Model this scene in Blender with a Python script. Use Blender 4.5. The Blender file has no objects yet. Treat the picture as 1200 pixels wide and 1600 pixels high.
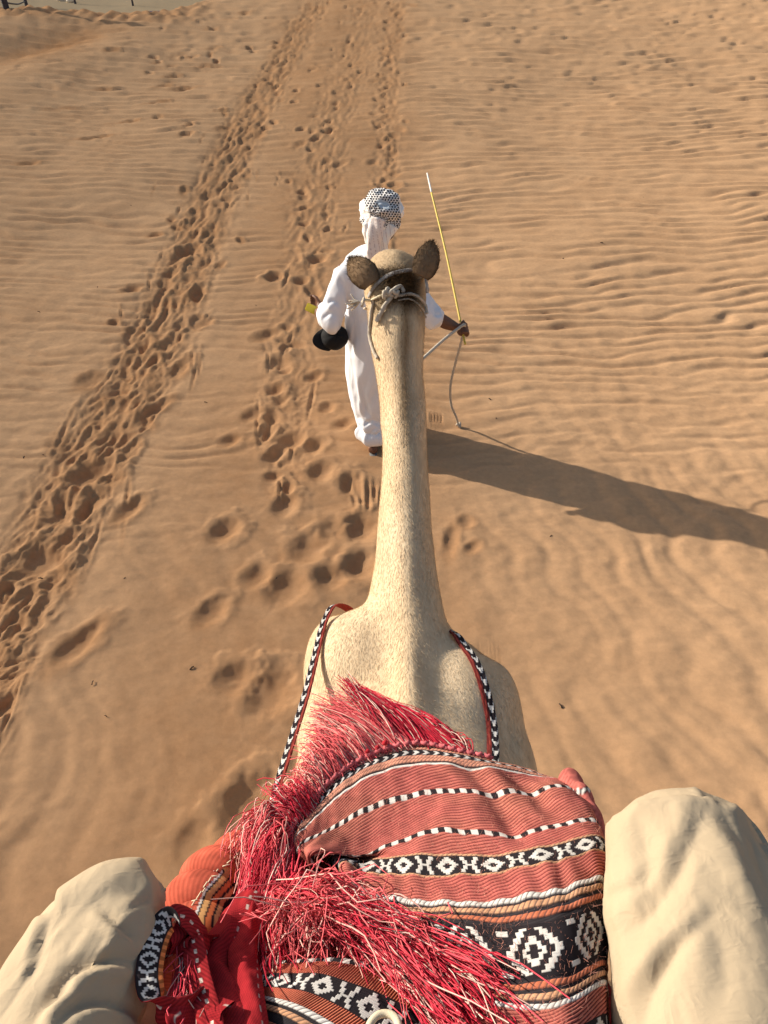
import bpy, bmesh, math, random
import numpy as np
from mathutils import Vector
from mathutils.bvhtree import BVHTree

random.seed(7)
RNG = np.random.default_rng(11)
SC = bpy.context.scene
COL = SC.collection

# ------------------------------------------------------------------ camera, sky, sun, exposure
PITCH = math.radians(40.0)
CAM = np.array([0.0, 0.0, 3.0])
cam_data = bpy.data.cameras.new('camera')
cam = bpy.data.objects.new('camera', cam_data)
COL.objects.link(cam)
cam.location = CAM
cam.rotation_euler = (math.pi / 2 - PITCH, 0, 0)
cam_data.sensor_fit = 'AUTO'
cam_data.sensor_width = 36.0
cam_data.lens = 26.0
cam_data.clip_start = 0.02
cam_data.clip_end = 9000
SC.camera = cam

SUN_EL = math.radians(26.0)
SUN_AZ = math.radians(292.0)          # clockwise from +Y: the sun stands front-left of the rider
world = bpy.data.worlds.new('World')
SC.world = world
world.use_nodes = True
wn = world.node_tree
wn.nodes.clear()
sky = wn.nodes.new('ShaderNodeTexSky')
sky.sky_type = 'NISHITA'
sky.sun_disc = False
sky.sun_elevation = SUN_EL
sky.sun_rotation = SUN_AZ
sky.air_density = 1.2
sky.dust_density = 3.0
bg = wn.nodes.new('ShaderNodeBackground')
bg.inputs['Strength'].default_value = 0.10
wo = wn.nodes.new('ShaderNodeOutputWorld')
wn.links.new(sky.outputs[0], bg.inputs[0])
wn.links.new(bg.outputs[0], wo.inputs[0])

sun_dir = np.array([math.sin(SUN_AZ) * math.cos(SUN_EL), math.cos(SUN_AZ) * math.cos(SUN_EL), math.sin(SUN_EL)])
sd = bpy.data.lights.new('sun', 'SUN')
sd.energy = 5.0
sd.angle = math.radians(0.6)
sd.color = (1.0, 0.91, 0.78)
sun = bpy.data.objects.new('sun', sd)
COL.objects.link(sun)
sun.location = (-30, 12, 20)
sun.rotation_euler = Vector(tuple(-sun_dir)).to_track_quat('-Z', 'Y').to_euler()

SC.view_settings.view_transform = 'Standard'
SC.view_settings.look = 'None'
SC.view_settings.gamma = 1.0
SC.view_settings.use_curve_mapping = False
SC.view_settings.exposure = 0.44

# ------------------------------------------------------------------ helpers
FPX = 26.0 / 36.0 * 1600.0
CF = np.array([0, math.cos(PITCH), -math.sin(PITCH)])
CU = np.array([0, math.sin(PITCH), math.cos(PITCH)])
CR = np.array([1.0, 0, 0])

def ray(px, py):
    d = CF * FPX + CR * (px - 600.0) + CU * (800.0 - py)
    return d / np.linalg.norm(d)

def P(px, py, s):
    """world point at distance s from the eye"""
    return CAM + ray(px, py) * s

def Py(px, py, y):
    d = ray(px, py)
    return CAM + d * (y / d[1])

def Pz(px, py, z):
    d = ray(px, py)
    return CAM + d * ((z - CAM[2]) / d[2])

def project(V):
    Q = np.asarray(V) - CAM
    zc = Q @ CF
    return 600 + FPX * (Q @ CR) / zc, 800 - FPX * (Q @ CU) / zc, zc

def sstep(a, b, x):
    t = np.clip((np.asarray(x, float) - a) / (b - a), 0, 1)
    return t * t * (3 - 2 * t)

def _h(ix, iy, iz, seed):
    n = (ix.astype(np.int64) * 374761393 + iy.astype(np.int64) * 668265263 + iz.astype(np.int64) * 2147483647 + seed * 974634777) & 0xFFFFFFFF
    n = ((n ^ (n >> 13)) * 1274126177) & 0xFFFFFFFF
    n = ((n ^ (n >> 16)) * 2246822519) & 0xFFFFFFFF
    return (n ^ (n >> 15)) & 0xFFFFFFFF

def noise2(x, y, seed=0):
    x = np.asarray(x, float); y = np.asarray(y, float)
    ix = np.floor(x); iy = np.floor(y)
    fx = x - ix; fy = y - iy
    ix = ix.astype(np.int64); iy = iy.astype(np.int64)
    z = np.zeros_like(ix)
    def g(a, b):
        ang = _h(ix + a, iy + b, z, seed) * (2 * math.pi / 4294967296.0)
        return np.cos(ang) * (fx - a) + np.sin(ang) * (fy - b)
    u = fx * fx * fx * (fx * (fx * 6 - 15) + 10); v = fy * fy * fy * (fy * (fy * 6 - 15) + 10)
    return ((g(0, 0) * (1 - u) + g(1, 0) * u) * (1 - v) + (g(0, 1) * (1 - u) + g(1, 1) * u) * v) * 1.45

def noise3(p, seed=0):
    p = np.asarray(p, float)
    i = np.floor(p); f = p - i; i = i.astype(np.int64)
    w = f * f * (3 - 2 * f)
    out = 0
    for a in (0, 1):
        for b in (0, 1):
            for c in (0, 1):
                val = _h(i[..., 0] + a, i[..., 1] + b, i[..., 2] + c, seed) / 4294967295.0 * 2 - 1
                out = out + val * (w[..., 0] if a else 1 - w[..., 0]) * (w[..., 1] if b else 1 - w[..., 1]) * (w[..., 2] if c else 1 - w[..., 2])
    return out

def crom(Pts, n):
    """Catmull-Rom resampling of rows (k,d) to n rows"""
    Pts = np.asarray(Pts, float)
    k = len(Pts)
    if k == 2:
        t = np.linspace(0, 1, n)[:, None]
        return Pts[0] * (1 - t) + Pts[1] * t
    E = np.vstack([2 * Pts[0] - Pts[1], Pts, 2 * Pts[-1] - Pts[-2]])
    t = np.linspace(0, k - 1, n)
    i = np.minimum(t.astype(int), k - 2)
    f = (t - i)[:, None]
    p0, p1, p2, p3 = E[i], E[i + 1], E[i + 2], E[i + 3]
    return 0.5 * (2 * p1 + (p2 - p0) * f + (2 * p0 - 5 * p1 + 4 * p2 - p3) * f ** 2 + (3 * p1 - p0 - 3 * p2 + p3) * f ** 3)

def cinterp(xs, ks, vs):
    """smooth monotone-ish interpolation of values vs at knots ks"""
    ks = np.asarray(ks, float); vs = np.asarray(vs, float)
    m = np.gradient(vs, ks, axis=0) if len(ks) > 2 else np.repeat((vs[1:] - vs[:1]) / (ks[1] - ks[0]), 2, axis=0)
    i = np.clip(np.searchsorted(ks, xs) - 1, 0, len(ks) - 2)
    h = ks[i + 1] - ks[i]
    t = (xs - ks[i]) / h
    sh = (-1,) + (1,) * (vs.ndim - 1)
    t = t.reshape(sh); h = h.reshape(sh)
    return ((2 * t ** 3 - 3 * t ** 2 + 1) * vs[i] + (t ** 3 - 2 * t ** 2 + t) * h * m[i] + (-2 * t ** 3 + 3 * t ** 2) * vs[i + 1] + (t ** 3 - t ** 2) * h * m[i + 1])

def mesh_np(name, V, F, col=None, smooth=True, attrs=None):
    """V (n,3), F (m,k) array or list of such arrays"""
    V = np.asarray(V, np.float32)
    Fs = F if isinstance(F, list) else [F]
    Fs = [np.asarray(f, np.int32) for f in Fs if len(f)]
    me = bpy.data.meshes.new(name)
    me.vertices.add(len(V))
    me.vertices.foreach_set('co', V.ravel())
    nl = sum(f.size for f in Fs); npoly = sum(len(f) for f in Fs)
    me.loops.add(nl)
    me.loops.foreach_set('vertex_index', np.concatenate([f.ravel() for f in Fs]))
    me.polygons.add(npoly)
    tot = np.concatenate([np.full(len(f), f.shape[1], np.int32) for f in Fs])
    st = np.concatenate([[0], np.cumsum(tot)[:-1]]).astype(np.int32)
    me.polygons.foreach_set('loop_start', st)
    me.polygons.foreach_set('loop_total', tot)
    me.polygons.foreach_set('use_smooth', np.full(npoly, bool(smooth)))
    if col is not None:
        a = me.color_attributes.new('tint', 'FLOAT_COLOR', 'POINT')
        c = np.ones((len(V), 4), np.float32)
        c[:, :3] = np.asarray(col, np.float32).reshape(-1, 3) if np.ndim(col) > 1 else np.asarray(col, np.float32)
        a.data.foreach_set('color', c.ravel())
    for k, v in (attrs or {}).items():
        a = me.attributes.new(k, 'FLOAT', 'POINT')
        a.data.foreach_set('value', np.asarray(v, np.float32).ravel())
    me.update(calc_edges=True)
    me.validate()
    return me

def link(name, me, mat=None, parent=None, kind=None):
    """one mesh object; its vertices are given in world coordinates"""
    o = bpy.data.objects.new(name, me)
    COL.objects.link(o)
    if mat is not None:
        me.materials.append(mat)
    if parent is not None:
        o.parent = parent
        off = Vector((0, 0, 0)); q = parent
        while q is not None:
            off += q.location; q = q.parent
        me.transform(__import__('mathutils').Matrix.Translation(-off))
    if kind:
        o['kind'] = kind
    return o

def tag(o, label, cat, group=None, kind=None):
    o['label'] = label
    o['category'] = cat
    if group: o['group'] = group
    if kind: o['kind'] = kind
    return o

def thing(name, loc, label, cat, group=None):
    o = bpy.data.objects.new(name, None)
    COL.objects.link(o)
    o.empty_display_size = 0.1
    o.location = tuple(float(c) for c in loc)
    return tag(o, label, cat, group)

def grid_faces(nr, nc, wrap=False):
    r = np.arange(nr - 1)[:, None]; c = np.arange(nc if wrap else nc - 1)[None, :]
    c2 = (c + 1) % nc
    return np.stack([r * nc + c, r * nc + c2, (r + 1) * nc + c2, (r + 1) * nc + c], -1).reshape(-1, 4)

def frames(C, ref):
    """tangent, side, up per point of a path, up kept near ref"""
    T = np.gradient(C, axis=0)
    T /= np.linalg.norm(T, axis=1)[:, None] + 1e-12
    ref = np.asarray(ref, float)
    R = np.broadcast_to(ref, C.shape)
    S = np.cross(T, R)
    S /= np.linalg.norm(S, axis=1)[:, None] + 1e-12
    U = np.cross(S, T)
    return T, S, U

def tube(C, ra, rb=None, sides=16, ref=(0, 0, 1), caps=True, power=1.0):
    """closed elliptical tube: ra = half width (side), rb = half height (up). returns V, [quads, tris]"""
    C = np.asarray(C, float); n = len(C)
    ra = np.broadcast_to(np.asarray(ra, float), (n,)); rb = ra if rb is None else np.broadcast_to(np.asarray(rb, float), (n,))
    T, S, U = frames(C, ref)
    a = np.linspace(0, 2 * math.pi, sides, endpoint=False)
    V = C[:, None] + S[:, None] * (ra[:, None] * np.cos(a))[..., None] + U[:, None] * (rb[:, None] * np.sin(a))[..., None]
    V = V.reshape(-1, 3)
    Fq = grid_faces(n, sides, True)
    if not caps:
        return V, [Fq]
    base = len(V)
    V = np.vstack([V, C[0] - T[0] * min(ra[0], rb[0]) * 0.5, C[-1] + T[-1] * min(ra[-1], rb[-1]) * 0.5])
    k = np.arange(sides); k2 = (k + 1) % sides
    t1 = np.stack([np.full(sides, base), k2, k], 1)
    o = (n - 1) * sides
    t2 = np.stack([np.full(sides, base + 1), o + k, o + k2], 1)
    return V, [Fq, np.vstack([t1, t2])]

def ellipsoid(c, r, nu=20, nv=14, rot=None):
    a = np.linspace(0, 2 * math.pi, nu, endpoint=False)
    b = np.linspace(-math.pi / 2, math.pi / 2, nv + 2)[1:-1]
    V = np.stack([np.cos(b)[:, None] * np.cos(a), np.cos(b)[:, None] * np.sin(a), np.repeat(np.sin(b)[:, None], nu, 1)], -1).reshape(-1, 3)
    V = np.vstack([V, [0, 0, -1], [0, 0, 1]]) * np.asarray(r, float)
    if rot is not None:
        V = V @ np.asarray(rot, float).T
    V = V + np.asarray(c, float)
    k = np.arange(nu); k2 = (k + 1) % nu
    o = (nv - 1) * nu
    return V, [grid_faces(nv, nu, True), np.vstack([np.stack([np.full(nu, nv * nu), k2, k], 1), np.stack([np.full(nu, nv * nu + 1), o + k, o + k2], 1)])]

def rotz(a):
    c, s = math.cos(a), math.sin(a)
    return np.array([[c, -s, 0], [s, c, 0], [0, 0, 1.0]])

def rotx(a):
    c, s = math.cos(a), math.sin(a)
    return np.array([[1, 0, 0], [0, c, -s], [0, s, c.__float__()]]) if False else np.array([[1, 0, 0], [0, c, -s], [0, s, c]])

def merge(parts):
    Vs, Q, T, n = [], [], [], 0
    for V, F in parts:
        Vs.append(V)
        for f in (F if isinstance(F, list) else [F]):
            (Q if f.shape[1] == 4 else T).append(f + n)
        n += len(V)
    out = []
    if Q: out.append(np.vstack(Q))
    if T: out.append(np.vstack(T))
    return np.vstack(Vs), out

def fuse(parts, voxel, smooth_it=6, smooth_f=0.5):
    """voxel union of closed pieces into one continuous surface; returns V, quads"""
    V, F = merge(parts)
    me = mesh_np('fuse_tmp', V, F)
    o = bpy.data.objects.new('fuse_tmp', me)
    COL.objects.link(o)
    m = o.modifiers.new('r', 'REMESH'); m.mode = 'VOXEL'; m.voxel_size = voxel; m.adaptivity = 0
    if smooth_it:
        s = o.modifiers.new('s', 'SMOOTH'); s.factor = smooth_f; s.iterations = smooth_it
    dg = bpy.context.evaluated_depsgraph_get()
    dg.update()
    e = o.evaluated_get(dg)
    m2 = bpy.data.meshes.new_from_object(e)
    nv = len(m2.vertices)
    co = np.empty(nv * 3, np.float32); m2.vertices.foreach_get('co', co)
    lt = np.empty(len(m2.polygons), np.int32); m2.polygons.foreach_get('loop_total', lt)
    li = np.empty(len(m2.loops), np.int32); m2.loops.foreach_get('vertex_index', li)
    bpy.data.objects.remove(o); bpy.data.meshes.remove(me); bpy.data.meshes.remove(m2)
    assert (lt == 4).all()
    return co.reshape(-1, 3).astype(float), li.reshape(-1, 4)

def normals_of(V, Q):
    n = np.cross(V[Q[:, 2]] - V[Q[:, 0]], V[Q[:, 3]] - V[Q[:, 1]]) if Q.shape[1] == 4 else np.cross(V[Q[:, 1]] - V[Q[:, 0]], V[Q[:, 2]] - V[Q[:, 0]])
    N = np.zeros_like(V)
    for k in range(Q.shape[1]):
        np.add.at(N, Q[:, k], n)
    return N / (np.linalg.norm(N, axis=1)[:, None] + 1e-12)

def seg_dist(px, py, poly):
    """distance in the plane from points to a polyline, with the position along it (0..1)"""
    poly = np.asarray(poly, float)
    best = np.full(px.shape, 1e9); along = np.zeros(px.shape); side = np.zeros(px.shape)
    k = len(poly) - 1
    for i in range(k):
        a, b = poly[i], poly[i + 1]
        d = b - a; L = d @ d + 1e-12
        t = np.clip(((px - a[0]) * d[0] + (py - a[1]) * d[1]) / L, 0, 1)
        qx = px - a[0] - t * d[0]; qy = py - a[1] - t * d[1]
        dist = np.hypot(qx, qy)
        m = dist < best
        best = np.where(m, dist, best); along = np.where(m, (i + t) / k, along)
        side = np.where(m, np.sign(d[0] * qy - d[1] * qx), side)
    return best, along, side

# ------------------------------------------------------------------ materials
def new_mat(name, rough=0.9, spec=0.2):
    m = bpy.data.materials.new(name)
    m.use_nodes = True
    nt = m.node_tree
    b = nt.nodes['Principled BSDF']
    b.inputs['Roughness'].default_value = rough
    b.inputs['Specular IOR Level'].default_value = spec
    return m, nt, b

def N(nt, kind, **kw):
    n = nt.nodes.new(kind)
    for k, v in kw.items():
        if k in n.inputs: n.inputs[k].default_value = v
        else: setattr(n, k, v)
    return n

def mat_plain(name, rgb, rough=0.8, spec=0.3, var=0.18, scale=40.0, bump=0.15, bscale=200.0, bdist=0.001, sheen=0.0):
    """colour with mottled variation and fine relief"""
    m, nt, b = new_mat(name, rough, spec)
    tc = N(nt, 'ShaderNodeTexCoord')
    n1 = N(nt, 'ShaderNodeTexNoise', Scale=scale, Detail=5.0)
    nt.links.new(tc.outputs['Object'], n1.inputs['Vector'])
    mx = N(nt, 'ShaderNodeMix', data_type='RGBA')
    mx.inputs[6].default_value = (*[c * (1 - var) for c in rgb], 1)
    mx.inputs[7].default_value = (*[min(1, c * (1 + var)) for c in rgb], 1)
    nt.links.new(n1.outputs[0], mx.inputs[0])
    nt.links.new(mx.outputs[2], b.inputs['Base Color'])
    n2 = N(nt, 'ShaderNodeTexNoise', Scale=bscale, Detail=4.0)
    nt.links.new(tc.outputs['Object'], n2.inputs['Vector'])
    bp = N(nt, 'ShaderNodeBump', Strength=bump, Distance=bdist)
    nt.links.new(n2.outputs[0], bp.inputs['Height'])
    nt.links.new(bp.outputs[0], b.inputs['Normal'])
    if sheen: b.inputs['Sheen Weight'].default_value = sheen
    return m

def mat_tint(name, rough=0.9, spec=0.15, var=0.25, scale=60.0, bump=0.2, bscale=300.0, bdist=0.001, sheen=0.0, stretch=(1, 1, 1)):
    """woven / dyed colour comes from the 'tint' attribute, worn by procedural noise"""
    m, nt, b = new_mat(name, rough, spec)
    at = N(nt, 'ShaderNodeAttribute', attribute_name='tint')
    tc = N(nt, 'ShaderNodeTexCoord')
    mp = N(nt, 'ShaderNodeMapping'); mp.inputs['Scale'].default_value = stretch
    nt.links.new(tc.outputs['Object'], mp.inputs[0])
    n1 = N(nt, 'ShaderNodeTexNoise', Scale=scale, Detail=6.0, Roughness=0.65)
    nt.links.new(mp.outputs[0], n1.inputs['Vector'])
    mr = N(nt, 'ShaderNodeMapRange')
    mr.inputs['From Min'].default_value = 0.25; mr.inputs['From Max'].default_value = 0.75
    mr.inputs['To Min'].default_value = 1 - var; mr.inputs['To Max'].default_value = 1 + var
    nt.links.new(n1.outputs[0], mr.inputs[0])
    vm = N(nt, 'ShaderNodeVectorMath', operation='SCALE')
    nt.links.new(at.outputs['Color'], vm.inputs[0])
    nt.links.new(mr.outputs[0], vm.inputs['Scale'])
    nt.links.new(vm.outputs[0], b.inputs['Base Color'])
    n2 = N(nt, 'ShaderNodeTexNoise', Scale=bscale, Detail=3.0)
    nt.links.new(mp.outputs[0], n2.inputs['Vector'])
    bp = N(nt, 'ShaderNodeBump', Strength=bump, Distance=bdist)
    nt.links.new(n2.outputs[0], bp.inputs['Height'])
    nt.links.new(bp.outputs[0], b.inputs['Normal'])
    if sheen: b.inputs['Sheen Weight'].default_value = sheen
    return m

M_WEAVE = mat_tint('woven_wool', 0.95, 0.08, 0.30, 32, 0.3, 900, 0.0008)
M_YARN = mat_tint('loose_yarn', 0.95, 0.08, 0.2, 60, 0.0, 400, 0.0005)
M_COAT = mat_tint('camel_coat', 0.95, 0.1, 0.12, 40, 0.25, 160, 0.003, stretch=(1.0, 0.35, 0.8))
M_HAIR = mat_tint('camel_hair', 0.95, 0.05, 0.1, 30, 0.0, 300)
M_CHECK = mat_tint('printed_cotton', 0.9, 0.15, 0.06, 60, 0.25, 500, 0.001)
def mat_cloth(name, rgb, crumple=.5, cs=24.0, dist=.006):
    """crumpled plain cotton: ridged creases at two sizes and a fine thread grain"""
    m, nt, b = new_mat(name, 0.92, 0.12)
    tc = N(nt, 'ShaderNodeTexCoord')
    last = None
    for (sc, amp, stretch) in ((cs, 1.0, (1, .55, 1)), (cs * 2.6, .45, (.6, 1, 1)), (650.0, .05, (1, 1, 1))):
        mp = N(nt, 'ShaderNodeMapping'); mp.inputs['Scale'].default_value = stretch
        mp.inputs['Rotation'].default_value = (.3, .5, .6)
        nt.links.new(tc.outputs['Object'], mp.inputs[0])
        n = N(nt, 'ShaderNodeTexNoise', Scale=sc, Detail=2.5, Roughness=.5, Distortion=.6)
        nt.links.new(mp.outputs[0], n.inputs['Vector'])
        a = N(nt, 'ShaderNodeMath', operation='SUBTRACT'); a.inputs[1].default_value = .5; nt.links.new(n.outputs[0], a.inputs[0])
        ab = N(nt, 'ShaderNodeMath', operation='ABSOLUTE'); nt.links.new(a.outputs[0], ab.inputs[0])
        mu = N(nt, 'ShaderNodeMath', operation='MULTIPLY'); mu.inputs[1].default_value = -2 * amp; nt.links.new(ab.outputs[0], mu.inputs[0])
        if last is None: last = mu
        else:
            ad = N(nt, 'ShaderNodeMath', operation='ADD'); nt.links.new(last.outputs[0], ad.inputs[0]); nt.links.new(mu.outputs[0], ad.inputs[1]); last = ad
    bp = N(nt, 'ShaderNodeBump', Strength=crumple, Distance=dist)
    nt.links.new(last.outputs[0], bp.inputs['Height']); nt.links.new(bp.outputs[0], b.inputs['Normal'])
    n = N(nt, 'ShaderNodeTexNoise', Scale=9.0, Detail=6.0); nt.links.new(tc.outputs['Object'], n.inputs['Vector'])
    mx = N(nt, 'ShaderNodeMix', data_type='RGBA')
    mx.inputs[6].default_value = (*[c * .90 for c in rgb], 1); mx.inputs[7].default_value = (*[c * 1.08 for c in rgb], 1)
    nt.links.new(n.outputs[0], mx.inputs[0]); nt.links.new(mx.outputs[2], b.inputs['Base Color'])
    return m

M_TROUSER = mat_cloth('beige_cotton', (0.415, 0.330, 0.225), .32, 17.0, .010)
M_SANDAL = mat_plain('grey_rubber', (0.16, 0.155, 0.15), 0.7, 0.3, 0.2, 50, 0.2, 200)
M_ROBE = mat_plain('white_cotton', (0.72, 0.725, 0.76), 0.9, 0.15, 0.03, 20, 0.2, 500, 0.001)
M_SKIN = mat_plain('brown_skin', (0.135, 0.062, 0.036), 0.55, 0.35, 0.2, 30, 0.1, 300)
M_BLACK = mat_plain('black_cloth', (0.012, 0.012, 0.013), 0.85, 0.2, 0.3, 60, 0.2, 400)
M_DARKHAIR = mat_plain('dark_hair', (0.015, 0.010, 0.008), 0.6, 0.3, 0.3, 90, 0.4, 300)
M_ROPE = mat_plain('pale_rope', (0.46, 0.40, 0.32), 0.9, 0.15, 0.25, 150, 0.5, 500, 0.002)
M_CREAM = mat_plain('cream_cord', (0.62, 0.54, 0.38), 0.7, 0.25, 0.15, 150, 0.3, 500)
M_CANE = mat_plain('yellow_cane', (0.58, 0.43, 0.07), 0.5, 0.4, 0.15, 60, 0.1, 300)
M_YELLOW = mat_plain('yellow_plastic', (0.75, 0.62, 0.05), 0.4, 0.5, 0.05, 30, 0.05, 300)
M_WHITE = mat_plain('white_paint', (0.8, 0.79, 0.75), 0.6, 0.3, 0.05, 30, 0.05, 300)
M_LEATHER = mat_plain('brown_leather', (0.10, 0.06, 0.04), 0.6, 0.4, 0.2, 50, 0.2, 200)
M_EYE = mat_plain('dark_eye', (0.01, 0.006, 0.004), 0.15, 0.6, 0.1, 20, 0.0, 200)
M_POST = mat_plain('weathered_post', (0.045, 0.045, 0.055), 0.8, 0.2, 0.3, 20, 0.3, 80, 0.004)
M_MAROON = mat_plain('maroon_boards', (0.06, 0.035, 0.04), 0.8, 0.2, 0.3, 15, 0.3, 80, 0.004)
M_STONE = mat_plain('pale_stone', (0.62, 0.58, 0.5), 0.9, 0.2, 0.2, 12, 0.4, 60, 0.01)
M_TWIG = mat_plain('dry_twig', (0.06, 0.04, 0.028), 0.9, 0.1, 0.3, 60, 0.2, 200)
M_DEN = mat_plain('shirt_cotton', (0.30, 0.33, 0.36), 0.9, 0.15, 0.08, 20, 0.2, 400)

# ------------------------------------------------------------------ sand
def base_height(x, y):
    x = np.asarray(x, float); y = np.asarray(y, float)
    right = sstep(-7.6, -4.2, x - 0.03 * (y - 20))
    rise_r = 1.15 * sstep(6, 36, y) + 0.55 * sstep(22, 60, y)
    crest = 22.5 + 1.1 * np.sin(x * 0.35 + 0.6)
    rise_l = 0.70 * sstep(6, 21, y) * (1 - sstep(crest - 0.3, crest + 7, y)) - 0.9 * sstep(crest - 0.3, crest + 8, y)
    hol = -0.35 * np.exp(-(((x + 7.4 - 0.25 * (y - 18.5)) / 1.3) ** 2 + ((y - 18.8) / 2.6) ** 2))
    z = rise_r * right + rise_l * (1 - right) + hol * (1 - right)
    z = z + 0.10 * noise2(x * 0.22 + 3.1, y * 0.16, 5) * sstep(5, 10, y) + 0.035 * noise2(x * 0.6, y * 0.5, 6) * sstep(4.5, 7, y)
    return z

def ground_hit(px, py):
    d = ray(px, py)
    t = np.linspace(1.5, 70, 6000)
    p = CAM + d * t[:, None]
    below = p[:, 2] < base_height(p[:, 0], p[:, 1])
    i = int(np.argmax(below)) if below.any() else -1
    return p[i]

def build_ground():
    H = CAM[2]
    # rows: even in the picture between 80 and 4.6 degrees below the horizon, then coarse
    off = np.linspace(math.tan(math.radians(80) - PITCH), -math.tan(PITCH - math.radians(4.3)), 1020)
    dep = PITCH + np.arctan(off)
    yd = H / np.tan(dep)
    ya = np.concatenate([-np.geomspace(900, 1.2, 26), np.linspace(-1.0, 0.5, 34)[:-1], yd[yd > 0.5], yd[-1] * np.geomspace(1.012, 90, 110)])
    w = 0.80 * np.maximum(0.766 * ya + 1.93, 1.6)
    ui = np.linspace(-1, 1, 720)
    uo = 1 + np.geomspace(0.01, 60, 34)
    u = np.concatenate([-uo[::-1], ui, uo])
    wide = np.where(np.abs(u) > 1.0, 1.0, 0.0)
    X = u[None] * w[:, None]
    Y = np.repeat(ya[:, None], len(u), 1)
    nr, nc = X.shape
    Z = base_height(X, Y)
    fade = sstep(75, 30, np.abs(Y)) * sstep(60, 30, np.abs(X))

    trod_shade = np.zeros_like(X)      # 0..1, sand turned over by feet, plus painted-in shade and darkening
    # --- wind ripples
    w1 = noise2(X * 0.35, Y * 0.45, 21); w2 = noise2(X * 0.9, Y * 1.6, 22); w3 = noise2(X * 2.3, Y * 3.6, 23)
    lam = 0.115 + 0.0125 * np.clip(Y, 2, 60)
    phase = np.log(lam) / 0.0125
    tilt = 0.10 * np.sin(X * 0.30 + 0.8) - 0.03 * X
    ph = 2 * math.pi * (phase + (tilt * 1.6 + 0.34 * w1 + 0.15 * w2 + 0.075 * w3) / lam * 1.0)
    prof = np.sin(ph) + 0.38 * np.sin(2 * ph + 1.3) + 0.12 * np.sin(3 * ph + 2.4)
    am = np.clip(0.62 + 0.65 * noise2(X * 1.1, Y * 1.5, 24) + 0.50 * noise2(X * 2.3, Y * 3.2, 25), 0.18, 1.45)
    A = lam * 0.070 * am
    far = 1.0 + 0.75 * sstep(8, 18, Y)
    ripA = A * prof * far
    strk = noise2(X * 1.5 + 0.7 * w1, Y * 6.5 + 2.2 * w2, 26) * 0.006 + noise2(X * 3.2 + 0.5 * w2, Y * 11 + 2 * w1, 27) * 0.0032
    # nearer, broader ripples that run along the track
    kx, ky = 0.93, 0.36
    phb = 2 * math.pi * ((kx * X + ky * Y + 0.30 * w1 + 0.16 * w2 + .05 * w3) / 0.21)
    amb = np.clip(0.5 + 0.9 * noise2(X * 0.9 + 7, Y * 0.7, 28), 0, 1.4)
    ripB = 0.0050 * amb * (np.sin(phb) + 0.35 * np.sin(2 * phb + 1.1))
    strB = noise2(X * 7 + 2 * w2, Y * 2.0, 29) * 0.0035 + noise2(X * 3.0 + w1, Y * 1.3, 30) * 0.008
    mB = sstep(5.0, 3.0, Y + 0.9 * w1 - 0.25 * np.clip(X, -2, 2))
    leftc = sstep(0.2, -1.2, X) * 0.35 * sstep(7, 5, Y)
    R = (ripA + strk * sstep(18, 8, Y)) * (1 - mB) * (1 - leftc) + (ripB + strB) * mB
    R = R + 0.006 * noise2(X * 5, Y * 5, 31) + 0.0030 * noise2(X * 11 + w2, Y * 14, 32) * sstep(11, 4, Y) + 0.0035 * (1 - 2 * np.abs(noise2(X * 4 + w1, Y * 9 + w2, 36))) * sstep(12, 5, Y) * sstep(2.0, 4.0, Y)
    Rmask = np.ones_like(X)

    D = np.zeros_like(X)            # prints, filled below
    rowY = ya
    nzw = noise2(X * 9, Y * 9, 33) * 0.22 + noise2(X * 22, Y * 22, 34) * 0.10

    def stamp(cx, cy, ang, la, lb, depth, rim, toe=0.0, tr=0.6, soft=0.35):
        rad = max(la, lb) * 2.1
        r0, r1 = np.searchsorted(rowY, [cy - rad, cy + rad])
        if r1 - r0 < 1: return
        wr = w[min((r0 + r1) // 2, nr - 1)]
        c0, c1 = np.searchsorted(u, [(cx - rad) / wr * 1.0 - 0.06, (cx + rad) / wr + 0.06])
        if c1 - c0 < 2: return
        sl = (slice(r0, r1), slice(c0, c1))
        dx = X[sl] - cx; dy = Y[sl] - cy
        c, s = math.cos(ang), math.sin(ang)
        a = (dx * c + dy * s) / la; b = (-dx * s + dy * c) / lb
        d = np.sqrt(a * a + b * b) * (1 + nzw[sl])
        m = sstep(1.0, 0.15 if soft > .5 else 0.45, d)
        fl = -depth * (1 + toe * a)
        D[sl] = D[sl] * (1 - m) + fl * m
        D[sl] += rim * 0.6 * np.exp(-((d - 1.18) / 0.34) ** 2) * (1 + 0.5 * a)
        Rmask[sl] *= 1 - m * 0.9
        trod_shade[sl] = np.maximum(trod_shade[sl], tr * sstep(1.9, 0.6, d))

    def groove(p, q, wdt, depth, rim):
        cx, cy = (p[0] + q[0]) / 2, (p[1] + q[1]) / 2
        L = math.hypot(q[0] - p[0], q[1] - p[1]) / 2
        stamp(cx, cy, math.atan2(q[1] - p[1], q[0] - p[0]), L, wdt, depth, rim, 0.0, 0.5, 0.8)

    rr = random.Random(5); FUR = []
    def trail(pix, half, step, size, depth, dens, seed, tr=0.75, grooves=0.0, ext=False):
        rr.seed(seed)
        pts = np.array([ground_hit(*p)[:2] for p in pix])
        hw = np.array(half, float)
        if ext:                                # the trail goes on behind the rider
            dv = pts[0] - pts[1]; dv = dv / np.linalg.norm(dv)
            pts = np.vstack([pts[0] + dv * 7 + [-.6, 0], pts[0] + dv * 3.5 + [-.2, 0], pts]); hw = np.r_[hw[0], hw[0], hw]
        path = crom(np.c_[pts, hw], 400)
        seg = np.r_[0, np.cumsum(np.linalg.norm(np.diff(path[:, :2], axis=0), axis=1))]
        s = 0.0
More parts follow.
